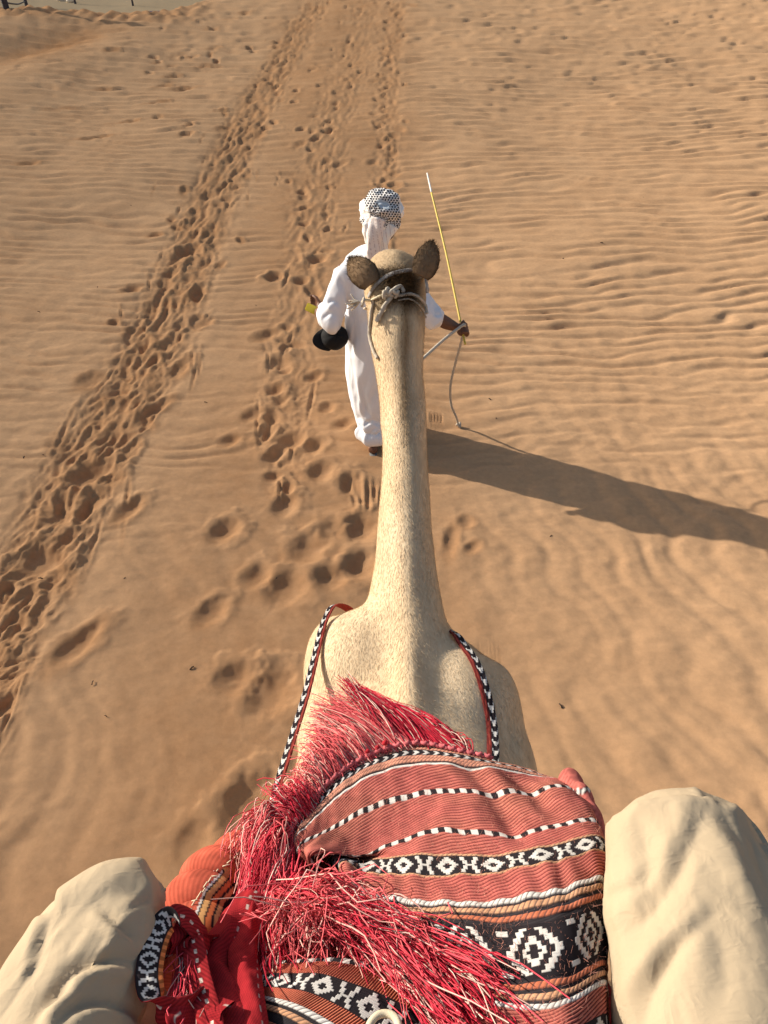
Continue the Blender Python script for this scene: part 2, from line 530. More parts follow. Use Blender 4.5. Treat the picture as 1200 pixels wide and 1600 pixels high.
        while s < seg[-1]:
            i = min(int(np.searchsorted(seg, s)), 398)
            t = path[i + 1, :2] - path[i, :2]; ang = math.atan2(t[1], t[0])
            nrm = np.array([-math.sin(ang), math.cos(ang)])
            for _ in range(dens):
                if path[i, 1] > 60: break
                k = rr.gauss(0, 0.55)
                o = path[i, :2] + nrm * k * path[i, 2] + np.array([math.cos(ang), math.sin(ang)]) * rr.uniform(-.5, .5) * step
                sz = size * rr.uniform(0.6, 1.2)
                stamp(o[0], o[1], ang + rr.gauss(0, 0.3), sz * rr.uniform(0.9, 1.7), sz * rr.uniform(0.5, 0.9), depth * rr.uniform(0.4, 1.1), depth * rr.uniform(0.2, 0.45), rr.uniform(0, 0.6), tr, 0.8 if rr.random() < .82 else .4)
                if rr.random() < grooves:
                    a2 = ang + rr.gauss(0, 0.16); L = rr.uniform(0.12, 0.34)
                    e = np.array([math.cos(a2), math.sin(a2)]) * L
                    f = o + nrm * rr.gauss(0, 0.6) * path[i, 2]
                    groove(f - e, f + e, rr.uniform(0.012, 0.026), depth * rr.uniform(0.2, 0.5), depth * 0.22)
            s += step
        # the band itself is trodden and a little sunk
        d, al, sd_ = seg_dist(X, Y, path[::8, :2])
        hwv = np.interp(al, np.linspace(0, 1, 400), path[:, 2])
        band = sstep(1.5, 0.5, d / hwv + 0.5 * nzw)
        lat = d * sd_; arc = al * seg[-1]
        r1 = 1 - 2 * np.abs(noise2(lat * 11 + .8 * w2, arc * 1.9 + .6 * lat, 43 + seed)); r2 = 1 - 2 * np.abs(noise2(lat * 24 + w1, arc * 4.5, 44 + seed))
        FUR.append(band * sstep(60, 25, Y) * (0.019 * r1 + 0.007 * r2 * sstep(14, 6, Y)))
        return band

    bandL = trail([(-90, 1180), (-20, 1020), (60, 880), (130, 740), (200, 620), (250, 520), (300, 400), (330, 320), (372, 220), (422, 130), (468, 50), (500, 2)],
                  [.24, .24, .25, .27, .28, .28, .28, .30, .34, .36, .38, .4], 0.16, 0.12, 0.027, 1, 3, 0.8, 1.0, True)
    bandM = trail([(450, 760), (452, 650), (450, 590), (478, 430), (492, 330), (504, 250), (532, 150), (560, 60), (578, 0)],
                  [.14, .18, .2, .25, .3, .34, .36, .4, .4], 0.30, 0.115, 0.034, 1, 4, 0.7, 0.7)
    bandR = trail([(600, 420), (602, 290), (606, 200), (609, 100), (620, 2)],
                  [.12, .18, .2, .24, .26], 0.20, 0.12, 0.036, 1, 9, 0.8, 0.6)
    Z -= 0.022 * bandL + 0.012 * bandM + 0.012 * bandR
    trod_shade = np.maximum(trod_shade, np.maximum(bandL * 0.75, np.maximum(bandM, bandR) * 0.65))
    broad = sstep(1.25, 0.3, np.abs(X + 0.32 + 0.03 * Y + 0.3 * w1) / (0.75 + 0.05 * Y + .5 * sstep(4.5, 2.0, Y))) * sstep(-1.5, 1.0, Y)  # churned track; near widening paints lens and viewing-angle darkening into the sand
    trod_shade = np.maximum(trod_shade, 0.6 * broad)
    Rmask *= 1 - 0.75 * np.maximum(np.maximum(bandL, bandM), bandR) - 0.0
    Rmask *= 1 - 0.45 * broad
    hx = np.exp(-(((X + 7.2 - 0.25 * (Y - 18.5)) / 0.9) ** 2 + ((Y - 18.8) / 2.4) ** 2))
    trod_shade = np.maximum(trod_shade, 0.95 * hx)  # shade of the hollow's slope, painted into the sand colour
    crum = sstep(20.2, 21.8, Y) * sstep(25.5, 23.5, Y) * sstep(-4.0, -5.5, X)
    D += crum * 0.10 * noise2(X * 3.5, Y * 2.5, 45); trod_shade = np.maximum(trod_shade, 0.7 * crum)
    # furrows the feet dragged, lengthways in the trails
    fur = noise2(X * 9 + 1.2 * w2 + Y * 1.2, Y * 2.2 + X, 40) * 0.012 + noise2(X * 5, Y * 4, 41) * 0.012
    D += fur * np.maximum(bandL, 0.7 * np.maximum(bandM, bandR)) + FUR[0] + 0.55 * FUR[1] + 0.6 * FUR[2]
    # fine furrows across the strip beside the handler
    # single prints that can be told apart
    singles = [(350, 832, .115, .085, .045, 60), (445, 792, .12, .075, .04, 80), (445, 925, .135, .115, .040, 75), (372, 1065, .11, .10, .045, 70),
               (425, 1085, .15, .12, .05, 80), (520, 835, .12, .10, .030, 85), (520, 905, .10, .10, .04, 85), (425, 715, .07, .06, .03, 70), (455, 690, .12, .09, .04, 60),
               (392, 650, .10, .07, .03, 60), (430, 610, .09, .07, .035, 70), (445, 580, .06, .05, .03, 60), (425, 745, .07, .05, .025, 30), (200, 800, .13, .06, .035, 65),
               (120, 1010, .17, .07, .035, 60), (320, 505, .09, .06, .03, 60), (205, 452, .09, .07, .04, 30), (178, 505, .05, .05, .03, 30), (240, 640, .12, .06, .03, 60), (548, 760, .12, .07, .05, 90), (565, 830, .13, .10, .06, 80), (560, 890, .12, .09, .05, 80), (490, 700, .10, .07, .04, 60), (500, 740, .11, .08, .04, 80), (480, 860, .13, .10, .04, 80), (400, 905, .10, .08, .03, 60), (360, 690, .09, .06, .03, 60), (510, 640, .08, .06, .035, 60), (490, 590, .08, .06, .035, 60), (330, 960, .12, .07, .03, 60),
               (472, 300, .08, .07, .035, 60), (475, 350, .08, .07, .035, 60), (495, 405, .12, .11, .05, 60), (470, 440, .09, .08, .035, 60), (535, 665, .09, .06, .03, 40),
               (415, 525, .13, .08, .035, 60), (390, 1270, .16, .12, .05, 80), (300, 1320, .10, .08, .02, 80), (242, 368, .08, .06, .045, 10), (292, 392, .17, .12, .06, 70), (140, 740, .17, .12, .05, 50), (60, 880, .16, .13, .05, 60),
               (728, 818, .06, .05, .014, 80), (738, 858, .06, .04, .012, 60), (704, 850, .16, .045, .014, 80), (160, 140, .16, .07, .05, 20), (148, 215, .25, .06, .05, 25), (200, 190, .2, .05, .04, 30), (245, 160, .2, .06, .045, 30),
               (330, 45, .16, .1, .06, 40), (360, 30, .16, .1, .06, 40), (385, 20, .16, .1, .06, 40), (270, 120, .15, .08, .05, 40), (300, 90, .15, .08, .05, 40), (255, 135, .15, .08, .05, 40), (290, 138, .2, .08, .05, 20), (335, 75, .15, .1, .06, 40), (318, 105, .15, .08, .05, 40),
               (175, 78, .15, .1, .05, 40), (95, 170, .2, .06, .04, 15), (45, 255, .14, .07, .03, 30)]
    for (px, py, la, lb, dp, an) in singles:
        g = ground_hit(px, py)
        stamp(g[0], g[1], math.radians(an), la * 1.2, lb * 1.2, dp * (.72 if py > 480 else 1), dp * 0.30, 0.55, 0.75, .8)
    for k in range(34):          # stray prints up the left slope beside the trail
        px = rr.uniform(230, 520); py = rr.uniform(5, 210)
        if abs(px - (500 - py * 0.68)) < 50 and rr.random() < 0.5: continue
        g = ground_hit(px, py)
        stamp(g[0], g[1], rr.uniform(0, 3), rr.uniform(.08, .15), rr.uniform(.06, .09), rr.uniform(.03, .06), .012, .3, .6)
    # dragged furrows left of the camel's neck and right below the rope
    for k in range(5):
        a = ground_hit(548 + k * 12 + rr.uniform(-3, 3), 738 + 4 * k); b = ground_hit(556 + k * 10, 800 + rr.uniform(-12, 10))
        groove(a, b, 0.026, 0.012, 0.006)
    for k in range(4):
        a = ground_hit(672 + k * 5, 640); b = ground_hit(676 + k * 5, 672)
        groove(a, b, 0.012, 0.006, 0.003)
    for k in range(6):
        x0 = 740 + 6 * k
        a = ground_hit(x0 + 8, 1000); b = ground_hit(x0 + 14, 1060)
        groove(a, b, 0.010, 0.0022, 0.001)

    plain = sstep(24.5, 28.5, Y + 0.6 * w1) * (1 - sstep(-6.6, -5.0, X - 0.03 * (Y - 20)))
    Z = Z + (R * Rmask + D) * fade * (1 - plain * 0.8)
    V = np.stack([X, Y, Z], -1).reshape(-1, 3)
    me = mesh_np('sand', V, grid_faces(nr, nc), attrs={'trodden': np.clip(trod_shade * (0.8 + nzw), 0, 1), 'plain': plain})
    m, nt, b = new_mat('desert_sand', 1.0, 0.0)
    b.inputs['Diffuse Roughness'].default_value = 0.6 if 'Diffuse Roughness' in b.inputs else 0
    tc = N(nt, 'ShaderNodeTexCoord')
    at = N(nt, 'ShaderNodeAttribute', attribute_name='trodden')  # trodden sand plus the darkening painted on the hollow and near ground
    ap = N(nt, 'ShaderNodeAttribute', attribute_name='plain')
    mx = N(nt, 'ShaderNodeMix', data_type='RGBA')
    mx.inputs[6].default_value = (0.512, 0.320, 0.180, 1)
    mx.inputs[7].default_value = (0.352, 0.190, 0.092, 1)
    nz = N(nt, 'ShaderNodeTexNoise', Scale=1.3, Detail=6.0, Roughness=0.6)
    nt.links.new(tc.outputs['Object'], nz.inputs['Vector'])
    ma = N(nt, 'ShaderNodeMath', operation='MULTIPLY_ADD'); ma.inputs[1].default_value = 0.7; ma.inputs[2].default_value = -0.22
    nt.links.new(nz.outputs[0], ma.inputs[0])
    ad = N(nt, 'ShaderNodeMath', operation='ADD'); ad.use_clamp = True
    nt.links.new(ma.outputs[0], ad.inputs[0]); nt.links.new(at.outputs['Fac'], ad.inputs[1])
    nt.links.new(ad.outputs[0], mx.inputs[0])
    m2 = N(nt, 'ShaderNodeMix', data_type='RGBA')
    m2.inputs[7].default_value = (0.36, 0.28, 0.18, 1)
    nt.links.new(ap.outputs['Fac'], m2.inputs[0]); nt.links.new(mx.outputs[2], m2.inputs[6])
    g1 = N(nt, 'ShaderNodeTexNoise', Scale=420.0, Detail=3.0, Roughness=0.7)
    nt.links.new(tc.outputs['Object'], g1.inputs['Vector'])
    g2 = N(nt, 'ShaderNodeTexNoise', Scale=28.0, Detail=5.0, Roughness=0.65)
    nt.links.new(tc.outputs['Object'], g2.inputs['Vector'])
    s1 = N(nt, 'ShaderNodeMath', operation='ADD'); nt.links.new(g1.outputs[0], s1.inputs[0]); nt.links.new(g2.outputs[0], s1.inputs[1])
    mr = N(nt, 'ShaderNodeMapRange'); mr.inputs['From Min'].default_value = 0.6; mr.inputs['From Max'].default_value = 1.4
    mr.inputs['To Min'].default_value = 0.84; mr.inputs['To Max'].default_value = 1.16
    nt.links.new(s1.outputs[0], mr.inputs[0])
    vm = N(nt, 'ShaderNodeVectorMath', operation='SCALE')
    nt.links.new(m2.outputs[2], vm.inputs[0]); nt.links.new(mr.outputs[0], vm.inputs['Scale'])
    nt.links.new(vm.outputs[0], b.inputs['Base Color'])
    bp = N(nt, 'ShaderNodeBump', Strength=0.5, Distance=0.004)
    nt.links.new(s1.outputs[0], bp.inputs['Height']); nt.links.new(bp.outputs[0], b.inputs['Normal'])
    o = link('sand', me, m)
    o['kind'] = 'structure'
    o['label'] = 'rippled orange desert sand with trodden trails of footprints'
    return o

build_ground()

# ------------------------------------------------------------------ camel
CX = 0.06      # the camel's middle line

def build_camel():
    parts = []
    # trunk: y, top, bottom, half width
    S = np.array([(-1.42, 1.46, 1.22, .06), (-1.30, 1.56, 1.10, .17), (-1.05, 1.66, 1.00, .27), (-.70, 1.72, .98, .32), (-.3, 1.76, .92, .355), (.1, 1.76, .92, .355),
                  (.45, 1.73, .95, .335), (.75, 1.66, .99, .310), (.95, 1.605, 1.02, .29), (1.10, 1.58, 1.05, .275), (1.22, 1.56, 1.08, .255), (1.32, 1.535, 1.12, .215), (1.40, 1.48, 1.20, .14)])
    S2 = crom(S, 60)
    C = np.c_[np.full(60, CX), S2[:, 0], (S2[:, 1] + S2[:, 2]) / 2]
    parts.append(tube(C, S2[:, 3], (S2[:, 1] - S2[:, 2]) / 2, 36))
    # withers ridge running from the neck up to the hump
    Wd = crom(np.array([(1.25, 1.60, .07), (1.10, 1.605, .085), (.95, 1.625, .10), (.80, 1.66, .13), (.66, 1.715, .17), (.5, 1.80, .19), (.3, 1.86, .21), (.0, 1.86, .21), (-.3, 1.78, .17), (-.6, 1.72, .1)]), 40)
    parts.append(tube(np.c_[np.full(40, CX), Wd[:, 0], Wd[:, 1] - .16], Wd[:, 2], np.full(40, .16), 24))
    # neck
    K = np.array([(.95, 1.585, 1.10, .19, .064), (1.175, 1.600, 1.18, .155, .064), (1.30, 1.617, 1.24, .128, .062), (1.45, 1.645, 1.32, .102, .060), (1.60, 1.688, 1.39, .085, .060), (1.776, 1.752, 1.49, .074, .061), (1.90, 1.80, 1.565, .071, .060),
                  (2.02, 1.868, 1.645, .073, .057), (2.12, 1.945, 1.725, .080, .048), (2.20, 2.03, 1.80, .092, .040), (2.29, 2.085, 1.87, .096, .036)])
    K2 = crom(K, 60)
    parts.append(tube(np.c_[K2[:, 4], K2[:, 0], (K2[:, 1] + K2[:, 2]) / 2], K2[:, 3], (K2[:, 1] - K2[:, 2]) / 2, 30))
    # head
    Hd = np.array([(2.20, 1.955, .090, .085), (2.29, 2.00, .104, .104), (2.37, 2.005, .104, .106), (2.45, 1.965, .092, .098), (2.54, 1.905, .062, .082), (2.64, 1.845, .052, .070), (2.72, 1.80, .055, .068), (2.79, 1.755, .050, .058), (2.835, 1.725, .036, .04)])
    H2 = crom(Hd, 40)
    parts.append(tube(np.c_[np.full(40, .034), H2[:, 0], H2[:, 1]], H2[:, 2], H2[:, 3], 26))
    J = crom(np.array([(2.22, 1.87, .070, .09), (2.34, 1.83, .088, .08), (2.45, 1.80, .075, .07), (2.6, 1.75, .05, .05), (2.75, 1.70, .035, .035)]), 24)   # cheeks and jaw
    parts.append(tube(np.c_[np.full(24, .034), J[:, 0], J[:, 1]], J[:, 2], J[:, 3], 20))
    for s in (-1, 1):
        parts.append(ellipsoid((.034 + s * .078, 2.43, 1.985), (.026, .045, .026)))         # brow
        parts.append(ellipsoid((.034 + s * .032, 2.80, 1.70), (.022, .035, .03)))           # lip
    # shoulders, the left one a stride ahead
    parts.append(ellipsoid((CX - .135, 1.20, 1.35), (.125, .25, .20), rot=rotz(.35)))
    parts.append(ellipsoid((CX, 1.15, 1.40), (.20, .26, .16)))
    parts.append(ellipsoid((CX - .115, 1.20, 1.45), (.125, .20, .125)))
    parts.append(ellipsoid((CX + .115, 1.09, 1.45), (.125, .20, .125)))
    parts.append(ellipsoid((CX + .155, 1.04, 1.34), (.13, .26, .21), rot=rotz(-.3)))
    parts.append(ellipsoid((CX + .215, .88, 1.25), (.10, .30, .26), rot=rotz(-.12)))
    parts.append(ellipsoid((CX - .20, -1.0, 1.28), (.14, .26, .30)))
    parts.append(ellipsoid((CX + .20, -.95, 1.28), (.14, .26, .30)))
    parts.append(ellipsoid((CX, 1.14, 1.16), (.14, .2, .16)))
    # legs: joints with radii
    def leg(J):
        J = crom(np.array(J), 40)
        parts.append(tube(J[:, :3], J[:, 3], J[:, 3] * 1.1, 16, ref=(0, 1, .05)))
    fl = [(CX - .17, 1.15, 1.30, .13), (CX - .18, 1.12, 1.10, .10), (CX - .18, 1.20, .85, .062), (CX - .175, 1.27, .58, .058), (CX - .175, 1.28, .50, .055), (CX - .17, 1.24, .30, .036), (CX - .17, 1.21, .13, .042), (CX - .17, 1.24, .05, .055)]
    fr = [(CX + .19, 1.02, 1.30, .13), (CX + .19, .96, 1.10, .10), (CX + .18, .90, .85, .062), (CX + .175, .84, .58, .058), (CX + .175, .81, .50, .055), (CX + .17, .70, .30, .036), (CX + .17, .62, .13, .042), (CX + .17, .64, .05, .055)]
    bl = [(CX - .2, -.95, 1.30, .17), (CX - .21, -.78, 1.02, .11), (CX - .19, -.90, .80, .065), (CX - .18, -1.0, .62, .05), (CX - .18, -.95, .40, .038), (CX - .18, -.88, .13, .042), (CX - .18, -.84, .05, .055)]
    br = [(CX + .2, -.95, 1.30, .17), (CX + .21, -.86, 1.02, .11), (CX + .19, -1.08, .80, .065), (CX + .18, -1.22, .62, .05), (CX + .18, -1.26, .40, .038), (CX + .18, -1.25, .13, .042), (CX + .18, -1.21, .05, .055)]
    for L in (fl, fr, bl, br):
        leg(L)
        x, y, z, r = L[-1]
        parts.append(ellipsoid((x, y + .03, .05), (.085, .11, .055)))
    Tl = crom(np.array([(CX, -1.36, 1.40, .035), (CX, -1.46, 1.25, .03), (CX + .01, -1.47, 1.0, .022), (CX + .02, -1.45, .85, .03), (CX + .02, -1.44, .75, .015)]), 20)
    parts.append(tube(Tl[:, :3], Tl[:, 3], None, 12, ref=(0, 1, 0)))
    V, Q = fuse(parts, 0.012, 26, 0.75)
    Nn = normals_of(V, Q)
    # muscle, loose skin and coat clumps as real relief
    up = np.clip(Nn[:, 2], 0, 1)
    V = V + Nn * (0.007 * noise3(V * np.array([8, 5, 8]), 3) + 0.0025 * noise3(V * np.array([22, 9, 16]), 4))[:, None]
    ridge = np.exp(-((V[:, 0] - CX + .004) / .028) ** 2) * sstep(.7, .95, V[:, 1]) * sstep(1.7, 1.35, V[:, 1]) * (V[:, 2] > 1.4)
    V = V + Nn * (0.010 * ridge * up)[:, None]
    Nn = normals_of(V, Q)
    # coat colour: cream, browner on the crest of the neck, dark at the poll and dorsal line
    x, y, z = V.T
    base = np.array([.60, .46, .295]); brown = np.array([.25, .15, .07]); dark = np.array([.055, .030, .013]); pale = np.array([.64, .51, .345])
    nz = noise3(V * np.array([30, 9, 16]), 8); nz2 = noise3(V * 6, 9)
    t_br = np.exp(-((x - .066 - .005 * nz) / (.015 + .004 * nz2)) ** 2) * sstep(1.62, 1.95, y) * sstep(2.25, 2.15, y) * sstep(0.0, .5, Nn[:, 2]) * .85
    head = sstep(2.14, 2.30, y) * .35
    col = base + (pale - base) * np.clip(nz2 * .8 + .3, 0, 1)[:, None]
    col = col + (brown - col) * np.clip(t_br + head + .15 * np.clip(nz, 0, 1), 0, 1)[:, None]
    poll = np.exp(-(((x - .048) / .068) ** 4 + ((y - 2.215) / .058) ** 4)) * (Nn[:, 2] > -.2) * (z > 1.93)
    col = col + (dark - col) * np.clip(poll * 1.2 + .3 * nz * poll, 0, 1)[:, None]
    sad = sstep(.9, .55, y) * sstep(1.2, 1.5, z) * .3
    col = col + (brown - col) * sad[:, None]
    me = mesh_np('camel', V, Q, col)
    root = thing('camel', (CX, 0, 0), 'cream coated camel with a long outstretched neck, seen from its saddle', 'camel')
    link('body', me, M_COAT, root)
    tri = np.vstack([Q[:, :3], Q[:, [0, 2, 3]]])
    bvh = BVHTree.FromPolygons(V.tolist(), Q.tolist())
    # --- short coat: flat tapered hairs over the parts the picture looks at
    a, b_, c = V[tri[:, 0]], V[tri[:, 1]], V[tri[:, 2]]
    area = np.linalg.norm(np.cross(b_ - a, c - a), axis=1) / 2
    cen = (a + b_ + c) / 3
    nf = np.cross(b_ - a, c - a); nf /= np.linalg.norm(nf, axis=1)[:, None] + 1e-12
    view = cen - CAM; vl = np.linalg.norm(view, axis=1)
    facing = -(nf * view).sum(1) / vl
    wgt = area * (facing > -.45) * (cen[:, 1] > .45) * (cen[:, 2] > 1.2)
    n = 170000
    ti = RNG.choice(len(tri), n, p=wgt / wgt.sum())
    r1 = np.sqrt(RNG.random(n))[:, None]; r2 = RNG.random(n)[:, None]
    p = a[ti] * (1 - r1) + b_[ti] * r1 * (1 - r2) + c[ti] * r1 * r2
    nn = nf[ti]
    flow = np.stack([np.sign(p[:, 0] - CX) * .25 + .12 * noise3(p * 9, 14), -1.0 + .1 * noise3(p * 7, 15), -.35 + .14 * noise3(p * 8, 16)], 1)
    pol = ((np.abs(p[:, 0] - .048) < .064) & (np.abs(p[:, 1] - 2.215) < .055) & (p[:, 2] > 1.95))
    hd = p[:, 1] > 2.27
    flow[hd] = np.array([0, .7, -.5]) + RNG.normal(0, .3, (hd.sum(), 3))
    flow[pol] = RNG.normal(0, .7, (pol.sum(), 3)) + np.array([0, -.5, .2])
    tang = flow - nn * (flow * nn).sum(1)[:, None]
    tang /= np.linalg.norm(tang, axis=1)[:, None] + 1e-9
    tang = tang + RNG.normal(0, .13, (n, 3))
    L = RNG.uniform(.006, .014, n) * np.where(pol, 2.4, 1.0) * np.where(np.abs(p[:, 0] - .062) < .03, 1.25, 1.0)
    lift = np.where(pol, .8, .07) + RNG.normal(0, .035, n)
    d = tang + nn * lift[:, None]; d /= np.linalg.norm(d, axis=1)[:, None]
    sidev = np.cross(d, nn); sidev /= np.linalg.norm(sidev, axis=1)[:, None] + 1e-9
    wd = RNG.uniform(.0003, .0007, n)[:, None]
    tip = p + d * L[:, None]; mid = p + d * (L * .55)[:, None] + nn * (L * .06)[:, None]
    HV = np.stack([p - sidev * wd, p + sidev * wd, mid + sidev * wd * .7, mid - sidev * wd * .7, tip], 1).reshape(-1, 3)
    k = np.arange(n)[:, None] * 5
    hq = k + np.array([0, 1, 2, 3]); ht = k + np.array([3, 2, 4])
    # each hair takes the coat colour where it grows, with its own shade
    near = tri[ti, 0]
    hc = col[near] * RNG.uniform(.99, 1.09, n)[:, None]
    hme = mesh_np('coat_hair', HV, [hq, ht], np.repeat(hc, 5, 0), smooth=False)
    link('coat_hair', hme, M_HAIR, root, kind='stuff')
    # --- ears: cupped leaves with thickness
    def ear(basep, tip, out, wid, cup, name):
        basep = np.array(basep); tip = np.array(tip)
        ax = tip - basep; Ln = np.linalg.norm(ax); ax /= Ln
        out = np.array(out, float); out -= ax * (out @ ax); out /= np.linalg.norm(out)
        sd2 = np.cross(ax, out)
        nu_, nv_ = 22, 26
        u = np.linspace(-1, 1, nu_); v = np.linspace(0, 1, nv_)
        U_, V_ = np.meshgrid(u, v)
        prof = np.interp(V_, [0, .12, .35, .6, .8, .93, 1], [.62, .86, 1.0, .90, .63, .36, .05])
        ang = U_ * cup
        X_ = wid * prof * np.sin(ang) / math.sin(min(cup, 1.5))
        Zz = wid * prof * (np.cos(ang) - .2) * .8
        pts = basep + ax * (V_ * Ln)[..., None] + sd2 * X_[..., None] - out * Zz[..., None] + out * (0.02 * (V_ ** 2))[..., None]
        inner = pts + out * (.006 * (1 - .6 * np.abs(U_)) * (1 - .5 * V_))[..., None]
        G = np.concatenate([pts.reshape(-1, 3), inner.reshape(-1, 3)])
        f = grid_faces(nv_, nu_); m_ = nu_ * nv_
        edge = []
        loop = list(range(0, nu_)) + [r * nu_ + nu_ - 1 for r in range(1, nv_)] + [(nv_ - 1) * nu_ + c_ for c_ in range(nu_ - 2, -1, -1)] + [r * nu_ for r in range(nv_ - 2, 0, -1)]
        for i_ in range(len(loop)):
            a_, b2 = loop[i_], loop[(i_ + 1) % len(loop)]
            edge.append((b2, a_, a_ + m_, b2 + m_))
        rim = np.maximum(np.abs(U_) ** 4, V_ ** 6)
        co = np.array([.20, .13, .075]) * (1 - rim[..., None] * .78) * (1 + .10 * noise3(pts * 40, 5))[..., None]
        ci = np.array([.075, .045, .028]) * np.ones_like(co)
        ce = np.concatenate([co.reshape(-1, 3), ci.reshape(-1, 3)])
        link(name, mesh_np(name, G, [f, f[:, ::-1] + m_, np.array(edge)], ce), M_COAT, root)
        # hairs fringing the ear
        ids = RNG.integers(0, m_, 900); bp_ = G[:m_][ids]
        dd = ax * .8 + RNG.normal(0, .45, (900, 3)); dd /= np.linalg.norm(dd, axis=1)[:, None]
        sv = np.cross(dd, RNG.normal(0, 1, (900, 3))); sv /= np.linalg.norm(sv, axis=1)[:, None]
        ln = RNG.uniform(.006, .016, 900)[:, None]
        return np.stack([bp_ - sv * .0007, bp_ + sv * .0007, bp_ + dd * ln], 1).reshape(-1, 3), np.repeat(co.reshape(-1, 3)[ids] * RNG.uniform(.6, 1.3, 900)[:, None], 3, 0)
    e1 = ear(P(582, 446, 2.42), P(545, 399, 2.47), (-.55, .75, .35), .046, 1.0, 'ear')
    e2 = ear(P(656, 434, 2.42), P(679, 374, 2.47), (.22, .90, .36), .042, .9, 'ear')
    EV = np.vstack([e1[0], e2[0]])
    link('ear_hair', mesh_np('ear_hair', EV, np.arange(len(EV)).reshape(-1, 3), np.vstack([e1[1], e2[1]]), smooth=False), M_HAIR, root, kind='stuff')
    for s in (-1, 1):
        ev, ef = ellipsoid((.034 + s * .084, 2.455, 1.965), (.014, .018, .016))
        link('eye', mesh_np('eye', ev, ef), M_EYE, root)
    return V, Q, bvh

CAMEL_V, CAMEL_Q, CAMEL_BVH = build_camel()

def on_camel(px, py, lift=0.0):
    d = ray(px, py)
    h = CAMEL_BVH.ray_cast(Vector(CAM), Vector(d))
    if h[0] is None: return None
    return np.array(h[0]) + np.array(h[1]) * lift

# ------------------------------------------------------------------ woven patterns (threads and motifs, colours only)
RED = np.array([.42, .085, .07]); PINK = np.array([.44, .122, .102]); DKRED = np.array([.10, .014, .018]); ORANGE = np.array([.48, .15, .08]); TAN = np.array([.60, .30, .17])
BLK = np.array([.022, .018, .021]); WHT = np.array([.60, .575, .54]); CRIM = np.array([.40, .022, .030])

def put(col, m, c):
    m = np.clip(m, 0, 1)[..., None]
    return col * (1 - m) + c * m

def twill(a, b, pitch=.0044, slope=.28, sharp=.5):
    ph = (b + slope * a) / pitch
    return .5 + .5 * np.sin(2 * math.pi * ph)

def xoxo(a, b, w):
    """b in -1..1 across the band of width w (m), a along it in metres; white motif mask"""
    cell = w / 11.0
    ai = np.floor(a / cell); bi = np.round(b * 5.0)
    per = 20.0
    k = np.mod(ai, per)
    dx = k - 4.5; dy = bi
    dia = np.abs(dx) + np.abs(dy)
    O = (dia > 2.0) & (dia < 5.0) & (np.abs(dy) < 4.5)
    dx2 = np.abs(k - 14.5)
    t = 1.2 + np.abs(dy) * .55
    Xm = (np.abs(dx2 - t) < 1.0) & (np.abs(dy) < 4.5)
    return (O | Xm).astype(float)

def bigdia(a, b, w):
    cell = w / 21.0
    per = 18.0
    ai = np.floor(a / cell); bi = np.round(b * 10)
    k = np.mod(ai, per) - 8.5
    d = np.abs(k) * 1.25 + np.abs(bi) * .62
    ring = (d > 6.6) & (d < 9.2) & (np.abs(bi) < 9) & (np.abs(k) > 1.2)
    inn = (d > 2.0) & (d < 4.2)
    tri_ = (np.abs(np.mod(ai, per) - per * 0 - 0.0) < 2.2) & (np.abs(bi) > 6.5) & (np.abs(bi) < 9)
    return (ring | inn | tri_).astype(float)

def chevron(a, b, w):
    ph = np.mod(a / (w * 1.5) + np.abs(b) * .45, 1.0)
    m = (ph < .38) & (np.abs(b) < .72)
    dia = np.mod(a / (w * 1.5), 1.0)
    return m.astype(float)

def ribbon(name, pts, wid_dir, width, thick, colfun, parent, n=260, m=14, mat=None, curl=0.0):
    """flat woven band: pts (k,3) middle line, wid_dir (k,3) across; colfun(a, b, side) -> rgb; side +1 the outer face"""
    C = crom(np.asarray(pts, float), n)
    W = crom(np.asarray(wid_dir, float), n)
    wk = crom(np.atleast_2d(np.asarray(width, float)).T if np.ndim(width) else np.full((2, 1), width), n)[:, 0]
    T = np.gradient(C, axis=0); T /= np.linalg.norm(T, axis=1)[:, None]
    W = W - T * (W * T).sum(1)[:, None]; W /= np.linalg.norm(W, axis=1)[:, None]
    Nn = np.cross(T, W)
    arc = np.r_[0, np.cumsum(np.linalg.norm(np.diff(C, axis=0), axis=1))]
    b = np.linspace(-1, 1, m)
    A, B = np.meshgrid(arc, b, indexing='ij')
    bulge = thick * (1 - np.abs(b) ** 6 * .6)
    wob = .0012 * noise2(A * 60, B * 2, 3) + curl * wk[:, None] * (.5 - b[None] ** 2 + .35 * noise2(A * 26, B * 1.3, 6))
    top = C[:, None] + W[:, None] * (wk[:, None] * b / 2)[..., None] + Nn[:, None] * ((bulge / 2)[None] + wob)[..., None]
    bot = C[:, None] + W[:, None] * (wk[:, None] * b / 2)[..., None] - Nn[:, None] * ((bulge / 2)[None] - wob)[..., None]
    ring = np.concatenate([top, bot[:, ::-1]], 1)
    col = np.concatenate([colfun(A, B, 1), colfun(A, B, -1)[:, ::-1]], 1)
    me = mesh_np(name, ring.reshape(-1, 3), grid_faces(n, 2 * m, True), col.reshape(-1, 3))
    return link(name, me, mat or M_WEAVE, parent)

def cord(name, pts, r, parent, mat, twist=True, n=120, sides=8):
    C = crom(np.asarray(pts, float), n)
    V, F = tube(C, r, None, sides, ref=(.13, .31, .94))
    if twist:
        arc = np.r_[0, np.cumsum(np.linalg.norm(np.diff(C, axis=0), axis=1))]
        k = np.arange(sides) / sides
        bump = .22 * np.abs(np.sin(math.pi * (arc[:, None] / (r * 5) + k[None] * 2))) 
        body = V[:n * sides].reshape(n, sides, 3)
        body = C[:, None] + (body - C[:, None]) * (1 - .18 + bump)[..., None]
        V = np.vstack([body.reshape(-1, 3), V[n * sides:]])
    return link(name, mesh_np(name, V, F), mat, parent)

